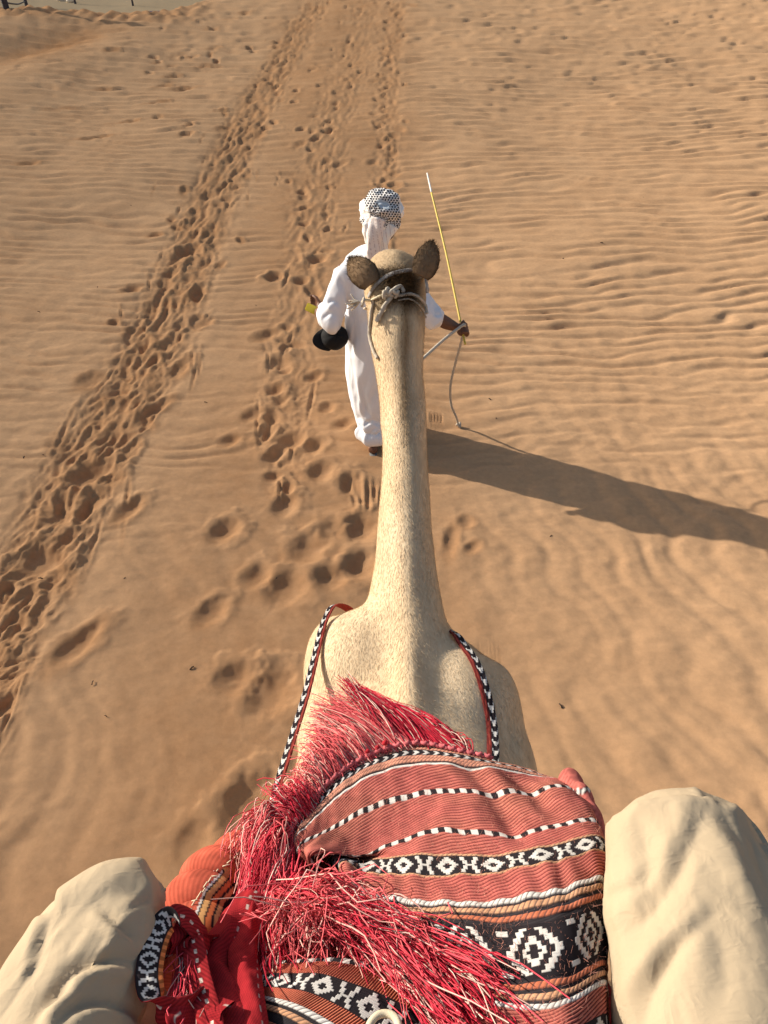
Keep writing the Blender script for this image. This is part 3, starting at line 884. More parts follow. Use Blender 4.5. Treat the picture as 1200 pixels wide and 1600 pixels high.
# ------------------------------------------------------------------ chest strap and halter
def strap_col(flip):
    def f(A, B, side):
        B = B * flip
        col = np.ones(A.shape + (3,)) * BLK
        w = .018
        bb = (B + .35) / .65
        k = np.floor(A / .0034); q = np.floor(np.abs(bb) * 3.4)
        col = put(col, (np.mod(k + 2 * q, 10) < 2.6) & (np.abs(bb) < .9), WHT)
        col = put(col, (np.mod(k, 10) > 7.5) & (np.abs(bb) < .3), WHT)
        col = put(col, B > .30, np.array([.15, .022, .02]) )
        col = put(col, (np.abs(B - .62) < .12), np.array([.27, .05, .035]))
        if side < 0: col[...] = np.array([.22, .03, .025])
        return col * (1 - .15 * twill(A, B * w, .003, .5))[..., None]
    return f

def build_tack():
    t = thing('chest_strap', (CX, 1.2, 1.2), 'black and white woven chest strap edged dark red round the camel’s shoulders'.replace('’', "'"), 'strap')
    # left run: stands off the shoulder, from the chest up to the saddle
    pl = [(527, 945, 2.06), (508, 968, 1.99), (494, 1020, 1.90), (478, 1085, 1.80), (458, 1150, 1.71), (438, 1215, 1.60), (420, 1285, 1.46), (410, 1340, 1.36)]
    L = []
    for (x, y, s) in pl:
        h = on_camel(x + 3, y, .012)
        p = P(x, y, s)
        if h is not None and np.linalg.norm(h - CAM) < s: p = h
        L.append(p)
    L = [np.array((CX - .02, 1.44, 1.20)), np.array((CX - .13, 1.49, 1.33))] + L
    ribbon('band', L, [(0.1, .3, 1)] * 2 + [(1, .15, .25)] * len(pl), np.array([.020] * 4 + [.021] * 6), .004, strap_col(1), t, 900, 30)
    pr = [(705, 990, 2.02), (722, 1010, 1.99), (742, 1040, 1.93), (757, 1085, 1.84), (766, 1135, 1.75), (768, 1185, 1.64), (764, 1230, 1.5)]
    R = []
    for (x, y, s) in pr:
        h = on_camel(x, y, .006)
        R.append(h if h is not None else P(x, y, s))
    R = [np.array((CX - .02, 1.44, 1.20)), np.array((CX + .10, 1.44, 1.34))] + R
    ribbon('band', R, [(.1, -.3, -1)] * 2 + [(1, .1, -.25)] * len(pr), np.array([.020] * 3 + [.027] * 6), .004, strap_col(-1), t, 800, 30)

    h = thing('halter', (.04, 2.2, 2.05), "pale rope halter knotted behind the camel's ears", 'halter')
    def surf(lst, lift, sfall=2.42):
        out = []
        for (x, y) in lst:
            q = on_camel(x, y, lift)
            out.append(q if q is not None else P(x, y, sfall))
        return out
    # flat crown band from ear to ear
    bp_ = surf([(578, 464), (586, 450), (598, 438), (614, 429), (632, 425), (648, 425), (660, 432), (667, 446), (668, 458)], .006)
    W = []
    for q in bp_:
        hh = CAMEL_BVH.find_nearest(Vector(q)); W.append(np.array(hh[1]))
    T = np.gradient(np.array(bp_), axis=0)
    wd = np.cross(np.array(W), T)
    def cb(A, B, side):
        c = np.ones(A.shape + (3,)) * np.array([.36, .33, .30])
        return c * (.75 + .5 * (np.abs(B) < .5) * .6)[..., None]
    ribbon('crown_band', bp_, wd, .014, .005, cb, h, 160, 8)
    cord('cheek_rope', surf([(585, 472), (581, 500), (580, 525), (586, 548), (592, 560)], .006), .0055, h, M_ROPE)
    cord('neck_rope', surf([(582, 470), (592, 465), (604, 461), (612, 462)], .006), .0045, h, M_CREAM, False)
    cord('neck_rope', surf([(612, 464), (626, 463), (640, 461), (652, 466), (661, 477), (667, 490)], .007), .0055, h, M_ROPE)
    cord('neck_rope', surf([(612, 466), (604, 478), (597, 492), (592, 503)], .010), .0075, h, M_ROPE)
    cord('nape_cord', surf([(622, 470), (638, 468), (650, 474), (660, 486), (666, 496)], .004), .0028, h, M_ROPE, False)
    # the knot: lumps of wound rope
    kc = on_camel(612, 462, .010)
    for q in range(5):
        c0 = kc + np.array([(.5 - q / 4) * .034, 0, (q % 2) * .006 + .002]) + RNG.normal(0, .003, 3)
        b1 = RNG.normal(0, 1, 3); b1 /= np.linalg.norm(b1); b2 = np.cross(b1, RNG.normal(0, 1, 3)); b2 /= np.linalg.norm(b2)
        pp = [c0 + b1 * .009 * math.cos(a) + b2 * .008 * math.sin(a) + np.array([0, 0, .003 * math.sin(2 * a)]) for a in np.linspace(0, 6.6, 14)]
        cord('knot', pp, .0062, h, M_ROPE, True, 70)
    cord('knot', [on_camel(603, 468, .006), kc + np.array([0, -.006, .012]), on_camel(625, 450, .010), on_camel(630, 458, .008)], .0065, h, M_ROPE, True, 70)
    # tassel end at the left
    tc = P(562, 472, 2.375)
    cord('tassel_wrap', [tc + np.array([.012 * math.sin(a) * .3 + .010, .011 * math.cos(a), .012 * math.sin(a)]) for a in np.linspace(0, 12, 40)], .004, h, M_ROPE, False)
    a0 = np.array(surf([(582, 470)], .006)[0])
    cord('neck_rope', [a0, (a0 + tc) / 2 + np.array([0, 0, .004]), tc + np.array([.008, 0, 0])], .0045, h, M_CREAM, False, 30)
    for k in range(16):
        d = np.array([-.030, 0, -.006]) + RNG.normal(0, .011, 3)
        cord('tassel_strand', [tc, tc + d * .5 + RNG.normal(0, .003, 3), tc + d], .0022, h, M_ROPE, False, 10, 5)
    # noseband and cheek pieces round the muzzle
    ring = [np.array([.034 + .071 * math.cos(a), 2.62 + .03 * math.sin(a), 1.81 + .095 * math.sin(a)]) for a in np.linspace(0, 2 * math.pi, 24)]
    cord('noseband', ring, .005, h, M_ROPE)
    for s in (-1, 1):
        cord('cheek_rope', [(.034 + s * .094, 2.25, 1.97), (.034 + s * .100, 2.40, 1.90), (.034 + s * .072, 2.62, 1.80)], .004, h, M_ROPE)

build_tack()

# ------------------------------------------------------------------ saddle blanket
def lattice(rows, nv, nu, vk=None, uk=None):
    """rows (k,c,3) control points -> (nv,nu,3) smooth sheet"""
    A = np.asarray(rows, float)
    k, c, _ = A.shape
    vk = np.arange(k, dtype=float) if vk is None else np.asarray(vk, float)
    uk = np.arange(c, dtype=float) if uk is None else np.asarray(uk, float)
    B = cinterp(np.linspace(uk[0], uk[-1], nu), uk, A.transpose(1, 0, 2)).transpose(1, 0, 2)
    return cinterp(np.linspace(vk[0], vk[-1], nv), vk, B)

def sheet_mesh(name, G, col, mat, parent, disp=None, thick=.005):
    nv, nu, _ = G.shape
    V = G.reshape(-1, 3)
    f = grid_faces(nv, nu)
    Nn = normals_of(V, f)
    if (Nn * (V - CAM)).sum() > 0:
        f = f[:, ::-1]; Nn = -Nn
    if disp is not None:
        V = V + Nn * disp.reshape(-1)[:, None]
    # a coarse underside gives the cloth its thickness
    loop = list(range(nu)) + [r * nu + nu - 1 for r in range(1, nv)] + [(nv - 1) * nu + c for c in range(nu - 2, -1, -1)] + [r * nu for r in range(nv - 2, 0, -1)]
    loop = np.array(loop)
    low = V[loop] - Nn[loop] * thick
    b = len(V); m = len(loop)
    i = np.arange(m); j = (i + 1) % m
    sk = np.stack([loop[i], loop[j], b + j, b + i], 1)
    c2 = np.concatenate([col.reshape(-1, 3), col.reshape(-1, 3)[loop] * .8])
    return link(name, mesh_np(name, np.vstack([V, low]), [f, sk], c2), mat, parent)

def arc_u(G):
    d = np.linalg.norm(np.diff(G, axis=1), axis=2)
    a = np.concatenate([np.zeros((G.shape[0], 1)), np.cumsum(d, 1)], 1)
    return a - a[:, a.shape[1] // 2][:, None]

def weave_rug(a, v, wm, bands, slope=.28, base=PINK, tone=TAN, pitch=.0058):
    """bands: list (v0, v1, kind); a metres along, v band coordinate, wm metres per unit v. returns colour and relief"""
    b = v * wm
    tw = twill(a, b, pitch, slope)
    fade = .5 + .5 * noise2(a * 9, v * 5, 51)
    col = base * (1 - .12 * fade[..., None]) + (tone - base) * (.10 + .22 * np.clip(noise2(a * 6, v * 9, 52), -.4, 1))[..., None]
    dark = sstep(.52, .10, tw)
    col = put(col, dark * .85, DKRED)
    disp = .0016 * (tw - .5)
    for (v0, v1, kind) in bands:
        m = (v >= v0) & (v < v1)
        t = np.clip((v - v0) / (v1 - v0), 0, 1) * 2 - 1
        w = (v1 - v0) * wm
        rope = .5 + .5 * np.sin(2 * math.pi * (a / .0075 + t * .45))
        rnd = np.sqrt(np.clip(1 - t * t, 0, 1))
        if kind in ('white', 'tan', 'orange', 'red', 'salmon'):
            c = dict(white=WHT, tan=np.array([.50, .275, .16]), orange=ORANGE, red=RED, salmon=np.array([.55, .25, .17]))[kind]
            cc = np.ones(a.shape + (3,)) * c
            cc = put(cc, sstep(.35, .05, rope) * .8, BLK * 2 + c * .12)
            cc = put(cc, sstep(.75, 1.0, np.abs(t)) * .7, BLK)
            col = put(col, m, cc); disp = np.where(m, .0016 * rnd * (.6 + .4 * rope), disp)
        elif kind == 'line':
            col = put(col, m, WHT * (.9 + .1 * rope[..., None])); disp = np.where(m, .0006 * rnd, disp)
        elif kind == 'black':
            col = put(col, m, BLK + .012 * tw[..., None] * np.ones(3)); disp = np.where(m, -.0008, disp)
        elif kind == 'dash':
            on = np.mod(a / .0215, 1) < .5
            c = np.where(on[..., None], WHT, BLK)
            th = .5 + .5 * np.sin(2 * math.pi * a / .0027)
            c = c * (.82 + .18 * th[..., None])
            col = put(col, m, c); disp = np.where(m, .0014 * rnd, disp)
        elif kind in ('xoxo', 'dia', 'chev'):
            mo = xoxo(a, t, w) if kind == 'xoxo' else (bigdia(a, t, w) if kind == 'dia' else chevron(a, t, w))
            th = .5 + .5 * np.sin(2 * math.pi * (b / .0024))
            c = put(np.ones(a.shape + (3,)) * BLK, mo, WHT * .95)
            c = c * (.75 + .25 * th[..., None])
            col = put(col, m, c); disp = np.where(m, .0007 * mo + .0003 * th - .0003, disp)
    return col, disp

def strands(name, roots, tips, r, parent, bulge=(0, 0, 0), wob=.012, seg=8, colors=None, mat=None, droop=0.0):
    """loose threads as thin three-sided tubes from roots (n,3) to tips (n,3)"""
    n = len(roots)
    t = np.linspace(0, 1, seg)[None, :, None]
    C = roots[:, None] * (1 - t) + tips[:, None] * t
    L = np.linalg.norm(tips - roots, axis=1)[:, None, None]
    bl = np.asarray(bulge, float)
    if bl.ndim == 1: bl = np.broadcast_to(bl, (n, 3))
    C = C + bl[:, None] * (4 * t * (1 - t))
    for q in range(2):
        ph = RNG.uniform(0, 6.28, (n, 1, 3)); fr = RNG.uniform(.5, 1.7, (n, 1, 3))
        C = C + wob / (q + 1) * RNG.normal(0, .6, (n, 1, 3)) * np.sin(fr * 3.14 * (q + 1) * t * 1.2 + ph) * t ** .8 * np.minimum(1, L / .08)
    C[..., 2] -= droop * (t[..., 0] ** 2)
    T = np.gradient(C, axis=1); T /= np.linalg.norm(T, axis=2)[..., None] + 1e-9
    S = np.cross(T, RNG.normal(0, 1, (n, 1, 3))); S /= np.linalg.norm(S, axis=2)[..., None] + 1e-9
    U = np.cross(T, S)
    rr = (np.asarray(r) * RNG.uniform(.7, 1.2, n))[:, None, None] * (1 - .35 * t)
    ring = [C + rr * (S * math.cos(a) + U * math.sin(a)) for a in (0, 2.094, 4.189)]
    V = np.stack(ring, 2).reshape(-1, 3)
    s = np.arange(seg - 1)[:, None]; c = np.arange(3)[None]
    f = np.stack([s * 3 + c, s * 3 + (c + 1) % 3, (s + 1) * 3 + (c + 1) % 3, (s + 1) * 3 + c], -1).reshape(-1, 4)
    F = (np.arange(n)[:, None, None] * seg * 3 + f[None]).reshape(-1, 4)
    if colors is None:
        pick = RNG.random(n)
        colors = np.where((pick < .12)[:, None], np.array([.70, .46, .40]), np.where((pick < .68)[:, None], np.array([.66, .085, .11]), np.array([.50, .030, .055])))
        colors = colors * RNG.uniform(.7, 1.2, (n, 1))
    cv = np.repeat(np.clip(colors, 0, .9), seg * 3, 0)
    o = link(name, mesh_np(name, V, F, cv), mat or M_YARN, parent, kind='stuff')
    return o

def build_blanket():
    root = thing('saddle_blanket', (.05, .45, 1.85), 'red striped woven saddle blanket with loose red fringe, folded over the camel hump', 'blanket')
    # ---- under layer: dark red padded cloth over the hump
    G = []
    for y, zt, w in [(.80, 1.64, .19), (.70, 1.695, .24), (.55, 1.775, .29), (.38, 1.865, .31), (.2, 1.91, .315), (0, 1.93, .32), (-.25, 1.93, .33), (-.45, 1.86, .33)]:
        row = []
        for u in np.linspace(-1, 1, 9):
            row.append((.045 + w * math.sin(u * 1.9) / math.sin(1.57) if abs(u) < .83 else .045 + math.copysign(w * 1.02, u), y, zt - .34 * abs(u) ** 2.6 - (.12 if abs(u) == 1 else 0)))
        G.append(row)
    G = lattice(G, 110, 130)
    a = arc_u(G); v = np.linspace(0, 1, 110)[:, None] * np.ones((1, 130))
    col, dsp = weave_rug(a, v, 1.3, [], base=np.array([.36, .035, .035]), tone=np.array([.5, .06, .05]), pitch=.02)
    sheet_mesh('under_cloth', G, col, M_WEAVE, root, .008 * noise2(a * 8, v * 9, 60))

    # ---- upper cloth, laid over the front of the hump and folded at the left
    def row(pts):
        return [P(x, y, s) for (x, y, s) in pts]
    R = [
        row([(448, 1338, 1.33), (482, 1262, 1.44), (548, 1200, 1.52), (640, 1166, 1.555), (730, 1180, 1.54), (815, 1200, 1.55), (876, 1224, 1.56)]),      # hem where the fringe is knotted
        row([(454, 1338, 1.31), (498, 1268, 1.41), (565, 1214, 1.485), (645, 1190, 1.51), (730, 1194, 1.495), (818, 1206, 1.52), (884, 1228, 1.545)]),
        row([(464, 1338, 1.28), (530, 1288, 1.35), (596, 1254, 1.395), (668, 1236, 1.405), (750, 1236, 1.39), (828, 1231, 1.41), (898, 1236, 1.46)]),    # first chequered line
        row([(475, 1338, 1.255), (545, 1318, 1.29), (610, 1290, 1.325), (680, 1270, 1.33), (758, 1270, 1.31), (840, 1262, 1.33), (920, 1258, 1.39)]),
        row([(486, 1344, 1.235), (560, 1338, 1.25), (618, 1318, 1.27), (690, 1300, 1.275), (765, 1301, 1.255), (848, 1294, 1.27), (932, 1286, 1.34)]),    # second chequered line
        row([(500, 1346, 1.31), (572, 1340, 1.28), (628, 1331, 1.245), (700, 1318, 1.245), (770, 1319, 1.225), (855, 1310, 1.24), (938, 1300, 1.31)]),
        row([(512, 1348, 1.32), (575, 1346, 1.27), (636, 1341, 1.232), (706, 1336, 1.222), (775, 1335, 1.208), (862, 1326, 1.215), (941, 1312, 1.29)]),   # motif band, upper edge
        row([(534, 1362, 1.225), (575, 1366, 1.21), (640, 1370, 1.19), (712, 1368, 1.182), (782, 1363, 1.172), (868, 1352, 1.18), (943, 1336, 1.265)]),   # motif band, lower edge
        row([(540, 1385, 1.195), (580, 1393, 1.172), (645, 1398, 1.15), (718, 1402, 1.138), (790, 1400, 1.128), (872, 1388, 1.138), (944, 1368, 1.235)]),
        row([(545, 1405, 1.18), (590, 1414, 1.15), (650, 1420, 1.125), (722, 1422, 1.11), (795, 1422, 1.10), (876, 1408, 1.11), (945, 1388, 1.215)]),     # white rib ... dark ribs
        row([(560, 1428, 1.17), (605, 1434, 1.135), (660, 1438, 1.108), (728, 1442, 1.09), (800, 1446, 1.08), (880, 1434, 1.09), (946, 1414, 1.20)]),     # diamonds begin
        row([(590, 1488, 1.13), (630, 1498, 1.095), (690, 1512, 1.065), (745, 1528, 1.045), (812, 1540, 1.032), (888, 1524, 1.045), (948, 1500, 1.16)]),  # diamonds end
        row([(600, 1520, 1.11), (640, 1530, 1.075), (700, 1545, 1.045), (752, 1562, 1.022), (818, 1570, 1.012), (892, 1554, 1.025), (949, 1530, 1.145)]),
        row([(615, 1600, 1.07), (655, 1605, 1.04), (712, 1612, 1.01), (762, 1620, .99), (828, 1622, .985), (898, 1610, .995), (950, 1590, 1.12)]),
        row([(620, 1690, 1.04), (660, 1692, 1.01), (720, 1696, .985), (770, 1700, .97), (832, 1700, .965), (902, 1690, .98), (952, 1670, 1.10)]),
    ]
    vk = [0, .06, .17, .25, .32, .36, .395, .46, .53, .575, .63, .80, .86, .95, 1.05]
    up = [0, 0, 0, .01, .02, .03, .04, .045, .05, .05, .05, .05, .05, .05, .05]
    R = [[CAM + (p - CAM) * (1 - u_ * f_ / np.linalg.norm(p - CAM)) for p, f_ in zip(r, (0, .15, .5, .9, 1.1, 1.3, 2.0))] for r, u_ in zip(R, up)]
    R = [[r[0] + np.array([.012, -.02, -.055])] + r + [r[-1] + np.array([.008, -.01, -.10]), r[-1] + np.array([-.004, -.02, -.24])] for r in R]
    uk = [0, .06, .2, .34, .5, .66, .82, .95, 1.05, 1.2]
    nv, nu = 580, 560
    G = lattice(R, nv, nu, vk, uk)
    v = np.linspace(0, vk[-1], nv)[:, None] * np.ones((1, nu))
    a = arc_u(G)
    bands = [(0, .012, 'salmon'), (.012, .034, 'chev'), (.034, .047, 'salmon'), (.047, .060, 'salmon'), (.060, .066, 'black'), (.066, .074, 'line'),
             (.160, .178, 'dash'), (.312, .330, 'dash'), (.392, .398, 'tan'), (.398, .458, 'xoxo'), (.458, .464, 'tan'),
             (.540, .556, 'white'), (.556, .564, 'black'), (.564, .584, 'tan'), (.584, .598, 'black'), (.598, .618, 'orange'), (.618, .634, 'black'), (.634, .795, 'dia'), (.795, .805, 'black'),
             (.805, .825, 'orange'), (.825, .838, 'black'), (.838, .856, 'tan'), (.856, .866, 'black'), (.866, .882, 'white'), (.945, 1.03, 'xoxo')]
    col, dsp = weave_rug(a, v, .62, bands, .25)
    # soft creases that run down the slope and puckers along the dark ribs
    crease = .006 * noise2(a * 7 + v * 3, v * 3.2, 61) + .0035 * noise2(a * 16 + v * 5, v * 6, 62) + .0016 * noise2(a * 38, v * 7, 63)
    puck = .0018 * np.sin(a * 170 + 3 * noise2(a * 12, v * 3, 64)) * np.exp(-((v - .50) / .06) ** 2)
    valley = -.012 * np.exp(-((a - .055 - .10 * (v - .2)) / .022) ** 2) * sstep(.02, .1, v) * sstep(.4, .25, v)
    valley += -.010 * np.exp(-((a - .13 - .1 * (v - .2)) / .02) ** 2) * sstep(.05, .12, v) * sstep(.32, .2, v)
    sheet_mesh('folded_cloth', G, col, M_WEAVE, root, dsp + crease + puck + valley)
    top_sheet = G

    # knotted hem cord under the top fringe
    hem = G[0, 6:int(nu * .62)]
    hp = hem[::6] + np.array([0, .004, .006])
    n = len(hp)
    braid = []
    for k in range(0, n - 1):
        for q in range(4):
            t = q / 4; ph = (k * 4 + q) * 1.6
            braid.append(hp[k] * (1 - t) + hp[k + 1] * t + np.array([.002 * math.cos(ph), .0025 * math.sin(ph), .002 * math.cos(ph * .5)]))
    V, F = tube(np.array(braid), .0042, None, 7, ref=(.2, .3, .93))
    cb = np.ones((len(V), 3)) * np.array([.50, .13, .14]) * RNG.uniform(.7, 1.25, (len(V), 1))
    link('hem_braid', mesh_np('hem_braid', V, F, cb), M_WEAVE, root)
    for k in range(int(n * .52), int(n * .62), 2):                          # a little bunch of beads at the crown of the hem
        ev, ef = ellipsoid(hp[k] + RNG.normal(0, .003, 3) + np.array([0, .004, .007]), (.0055,) * 3, 10, 7)
        link('bead', mesh_np('bead', ev, ef, np.array([.45, .03, .04])), M_YARN, root)

    # ---- lower cloth at the front of the saddle, its stripes falling to the right
    R2 = [row([(392, 1512, 1.10), (440, 1500, 1.06), (500, 1496, 1.035), (560, 1500, 1.022), (620, 1512, 1.018), (680, 1538, 1.02), (740, 1590, 1.02), (770, 1680, 1.0)]),
          row([(392, 1530, 1.085), (430, 1524, 1.045), (490, 1524, 1.015), (540, 1538, 1.0), (592, 1560, .995), (640, 1590, .995), (690, 1650, .995), (712, 1740, .98)]),
          row([(388, 1556, 1.07), (418, 1560, 1.03), (462, 1572, .998), (508, 1596, .985), (550, 1625, .98), (590, 1665, .98), (630, 1720, .98), (650, 1790, .97)]),
          row([(384, 1590, 1.06), (404, 1605, 1.02), (436, 1625, .99), (470, 1655, .978), (505, 1690, .97), (540, 1730, .97), (570, 1780, .97), (590, 1840, .96)]),
          row([(380, 1640, 1.05), (392, 1660, 1.01), (410, 1690, .985), (440, 1720, .97), (465, 1755, .965), (495, 1800, .965), (520, 1850, .965), (540, 1900, .96)])]
    R2[0] = [p + np.array([0, .006, -.02]) for p in R2[0]]
    G2 = lattice(R2, 330, 420, [0, .14, .40, .62, 1.0])
    v2 = np.linspace(0, 1, 330)[:, None] * np.ones((1, 420)); a2 = arc_u(G2)
    b2 = [(.0, .028, 'dash'), (.115, .275, 'xoxo'), (.385, .425, 'white'), (.425, .445, 'black'), (.445, .485, 'tan'), (.485, .545, 'black'), (.545, .59, 'orange'), (.59, .64, 'black'), (.64, .69, 'tan'), (.69, .74, 'black')]
    c2, d2 = weave_rug(a2, v2, .20, b2, 2.6, base=np.array([.52, .14, .085]), tone=np.array([.62, .32, .16]), pitch=.0085)
    sheet_mesh('lower_cloth', G2, c2, M_WEAVE, root, d2 + .003 * noise2(a2 * 14, v2 * 3, 66))

    # ---- fringes: root line -> tip line, with lift; each is a mass of loose threads
    def fringe(rootline, tipline, n, bulge, wob, r=.0010, jr=.006, jt=.02, name='fringe', skew=.05, droop=0.0, red=None, seg=8):
        A = crom(np.array([P(*q) for q in rootline]), 200); B = crom(np.array([P(*q) for q in tipline]), 200)
        t = RNG.random(n)
        tb = np.clip(t + RNG.normal(0, skew, n), 0, 1)
        # threads hang together in locks
        lock = np.floor(t * n / 14) 
        lj = RNG.normal(0, 1, (int(lock.max()) + 2, 3))[lock.astype(int)]
        ra = A[(t * 199).astype(int)] + RNG.normal(0, jr, (n, 3)) * np.array([1, 1, .6])
        tp = B[(tb * 199).astype(int)] + lj * jt * 1.1 + RNG.normal(0, jt * .38, (n, 3))
        k = RNG.uniform(.72, 1.12, n)[:, None]
        tp = ra + (tp - ra) * k
        bl = np.asarray(bulge, float) * RNG.uniform(.4, 1.5, (n, 1)) + RNG.normal(0, .006, (n, 3))
        return strands(name, ra, tp, np.full(n, r * 1.2), root, bl, wob, seg, red, droop=droop)

    darkred = lambda n, w=.12: np.where((RNG.random(n) < w)[:, None], np.array([.70, .5, .42]), np.array([.50, .030, .055])) * RNG.uniform(.65, 1.25, (n, 1))
    pale = lambda n, w=.35: np.where((RNG.random(n) < w * .7)[:, None], np.array([.74, .42, .36]), np.array([.68, .13, .14])) * RNG.uniform(.75, 1.15, (n, 1))
    # sweep at the crown of the hem, combed up to the left
    fringe([(600, 1172, 1.55), (655, 1162, 1.555), (700, 1166, 1.55), (738, 1178, 1.54)], [(532, 1064, 1.66), (552, 1074, 1.66), (590, 1096, 1.645), (704, 1162, 1.575)], 520, (.004, .006, .008), .005, .00095, .004, .006, red=darkred(520), skew=.03)
    fringe([(560, 1192, 1.54), (600, 1175, 1.545), (640, 1163, 1.55)], [(500, 1150, 1.60), (502, 1112, 1.63), (528, 1086, 1.65)], 420, (.003, .006, .008), .008, .00095, .004, .009, red=pale(420), skew=.04)
    # down the left edge
    fringe([(480, 1270, 1.43), (515, 1225, 1.49), (552, 1198, 1.52), (590, 1178, 1.54)], [(452, 1244, 1.50), (474, 1200, 1.57), (496, 1160, 1.61), (506, 1126, 1.63)], 700, (-.004, .008, .018), .011, .0010, .005, .012, red=pale(700, .42))
    fringe([(448, 1345, 1.33), (466, 1300, 1.38), (492, 1255, 1.44)], [(412, 1370, 1.31), (424, 1290, 1.41), (448, 1240, 1.49)], 420, (-.008, .01, .02), .016, .0010, .006, .016)
    # the mass hanging from the fold to the lower left
    fringe([(430, 1290, 1.38), (444, 1305, 1.35), (458, 1335, 1.31), (466, 1372, 1.27)], [(388, 1430, 1.24), (404, 1470, 1.19), (424, 1500, 1.15), (446, 1500, 1.11)], 900, (-.004, .010, .02), .014, .0010, .008, .014)
    fringe([(415, 1262, 1.42), (432, 1270, 1.41), (450, 1300, 1.36)], [(384, 1345, 1.33), (402, 1390, 1.28), (428, 1400, 1.24)], 380, (-.01, .008, .018), .015, .0010, .007, .016, red=pale(380, .3))
    fringe([(405, 1430, 1.21), (424, 1440, 1.18), (450, 1440, 1.15)], [(400, 1545, 1.10), (420, 1550, 1.07), (440, 1540, 1.05)], 180, (-.004, .006, .012), .012, .0009, .008, .012, red=darkred(180, .2))
    # the long fringe that falls across the blanket to the lower right
    fringe([(428, 1398, 1.19), (470, 1400, 1.175), (520, 1406, 1.165), (560, 1416, 1.15)], [(560, 1490, 1.06), (640, 1510, 1.04), (690, 1550, 1.015), (760, 1575, 1.0)], 800, (0, .002, .014), .016, .0010, .006, .020, skew=.12)
    fringe([(500, 1412, 1.16), (560, 1426, 1.135), (620, 1458, 1.10), (660, 1480, 1.08)], [(690, 1565, 1.0), (740, 1595, .985), (790, 1625, .97), (838, 1610, .975)], 800, (0, .002, .012), .016, .0010, .008, .016, skew=.10)
    fringe([(600, 1460, 1.105), (650, 1490, 1.075), (700, 1515, 1.05)], [(740, 1625, .97), (790, 1640, .96), (832, 1630, .965)], 450, (0, .002, .010), .016, .0010, .008, .014, skew=.10, red=darkred(450, .18))
    fringe([(432, 1405, 1.185), (470, 1415, 1.165), (520, 1430, 1.14)], [(430, 1480, 1.09), (480, 1490, 1.07), (540, 1490, 1.06)], 380, (0, .002, .010), .016, .0010, .008, .018, red=pale(380, .3))
    fringe([(435, 1400, 1.18), (480, 1398, 1.17), (540, 1408, 1.16)], [(520, 1385, 1.19), (560, 1410, 1.16), (600, 1446, 1.12)], 90, (0, .004, .014), .012, .0010, .006, .014)
    # stray ends that stand out
    fringe([(470, 1400, 1.18), (560, 1430, 1.13), (660, 1480, 1.07)], [(470, 1480, 1.05), (610, 1560, 1.0), (770, 1540, 1.02)], 90, (0, .01, .03), .03, .0009, .02, .04, skew=.3, red=pale(90, .6))
    fringe([(535, 1360, 1.21), (545, 1400, 1.17), (640, 1440, 1.11), (720, 1500, 1.05)], [(545, 1400, 1.17), (600, 1440, 1.12), (700, 1520, 1.03), (760, 1580, .99)], 50, (0, .006, .02), .02, .0010, .01, .02, red=pale(50, .5))
    # right-hand fold showing behind the thigh
    ev, ef = fuse([ellipsoid(P(893, 1236, 1.50), (.026, .045, .035)), ellipsoid(P(908, 1262, 1.46), (.024, .045, .045)), ellipsoid(P(921, 1300, 1.44), (.024, .05, .06))], .006, 5)
    tt = twill(ev[:, 1], ev[:, 2], .005, .6)
    sc_ = PINK * (.62 + .45 * tt[:, None])
    qx, qy, _ = project(ev)
    bnd = (qy - 1240) + .25 * (qx - 890)
    sc_ = np.where((np.abs(bnd) < 5)[:, None], np.where((np.mod(qx, 9) < 4.5)[:, None], WHT, BLK), sc_)
    link('side_fold', mesh_np('side_fold', ev, ef, sc_), M_WEAVE, root)
    # loose fuzz standing up from the wool
    gi = RNG.integers(20, G.shape[0] - 60, 4500); gj = RNG.integers(70, G.shape[1] - 120, 4500)
    b0 = G[gi, gj]; tz = b0 + RNG.normal(0, .0035, (4500, 3)) + np.array([0, .0015, .0032])
    strands('wool_fuzz', b0, tz, np.full(4500, .00022), root, (0, 0, 0), .002, 3, np.array([.55, .26, .20]) * RNG.uniform(.5, 1.2, (4500, 1)))
    return top_sheet

TOP_SHEET = build_blanket()

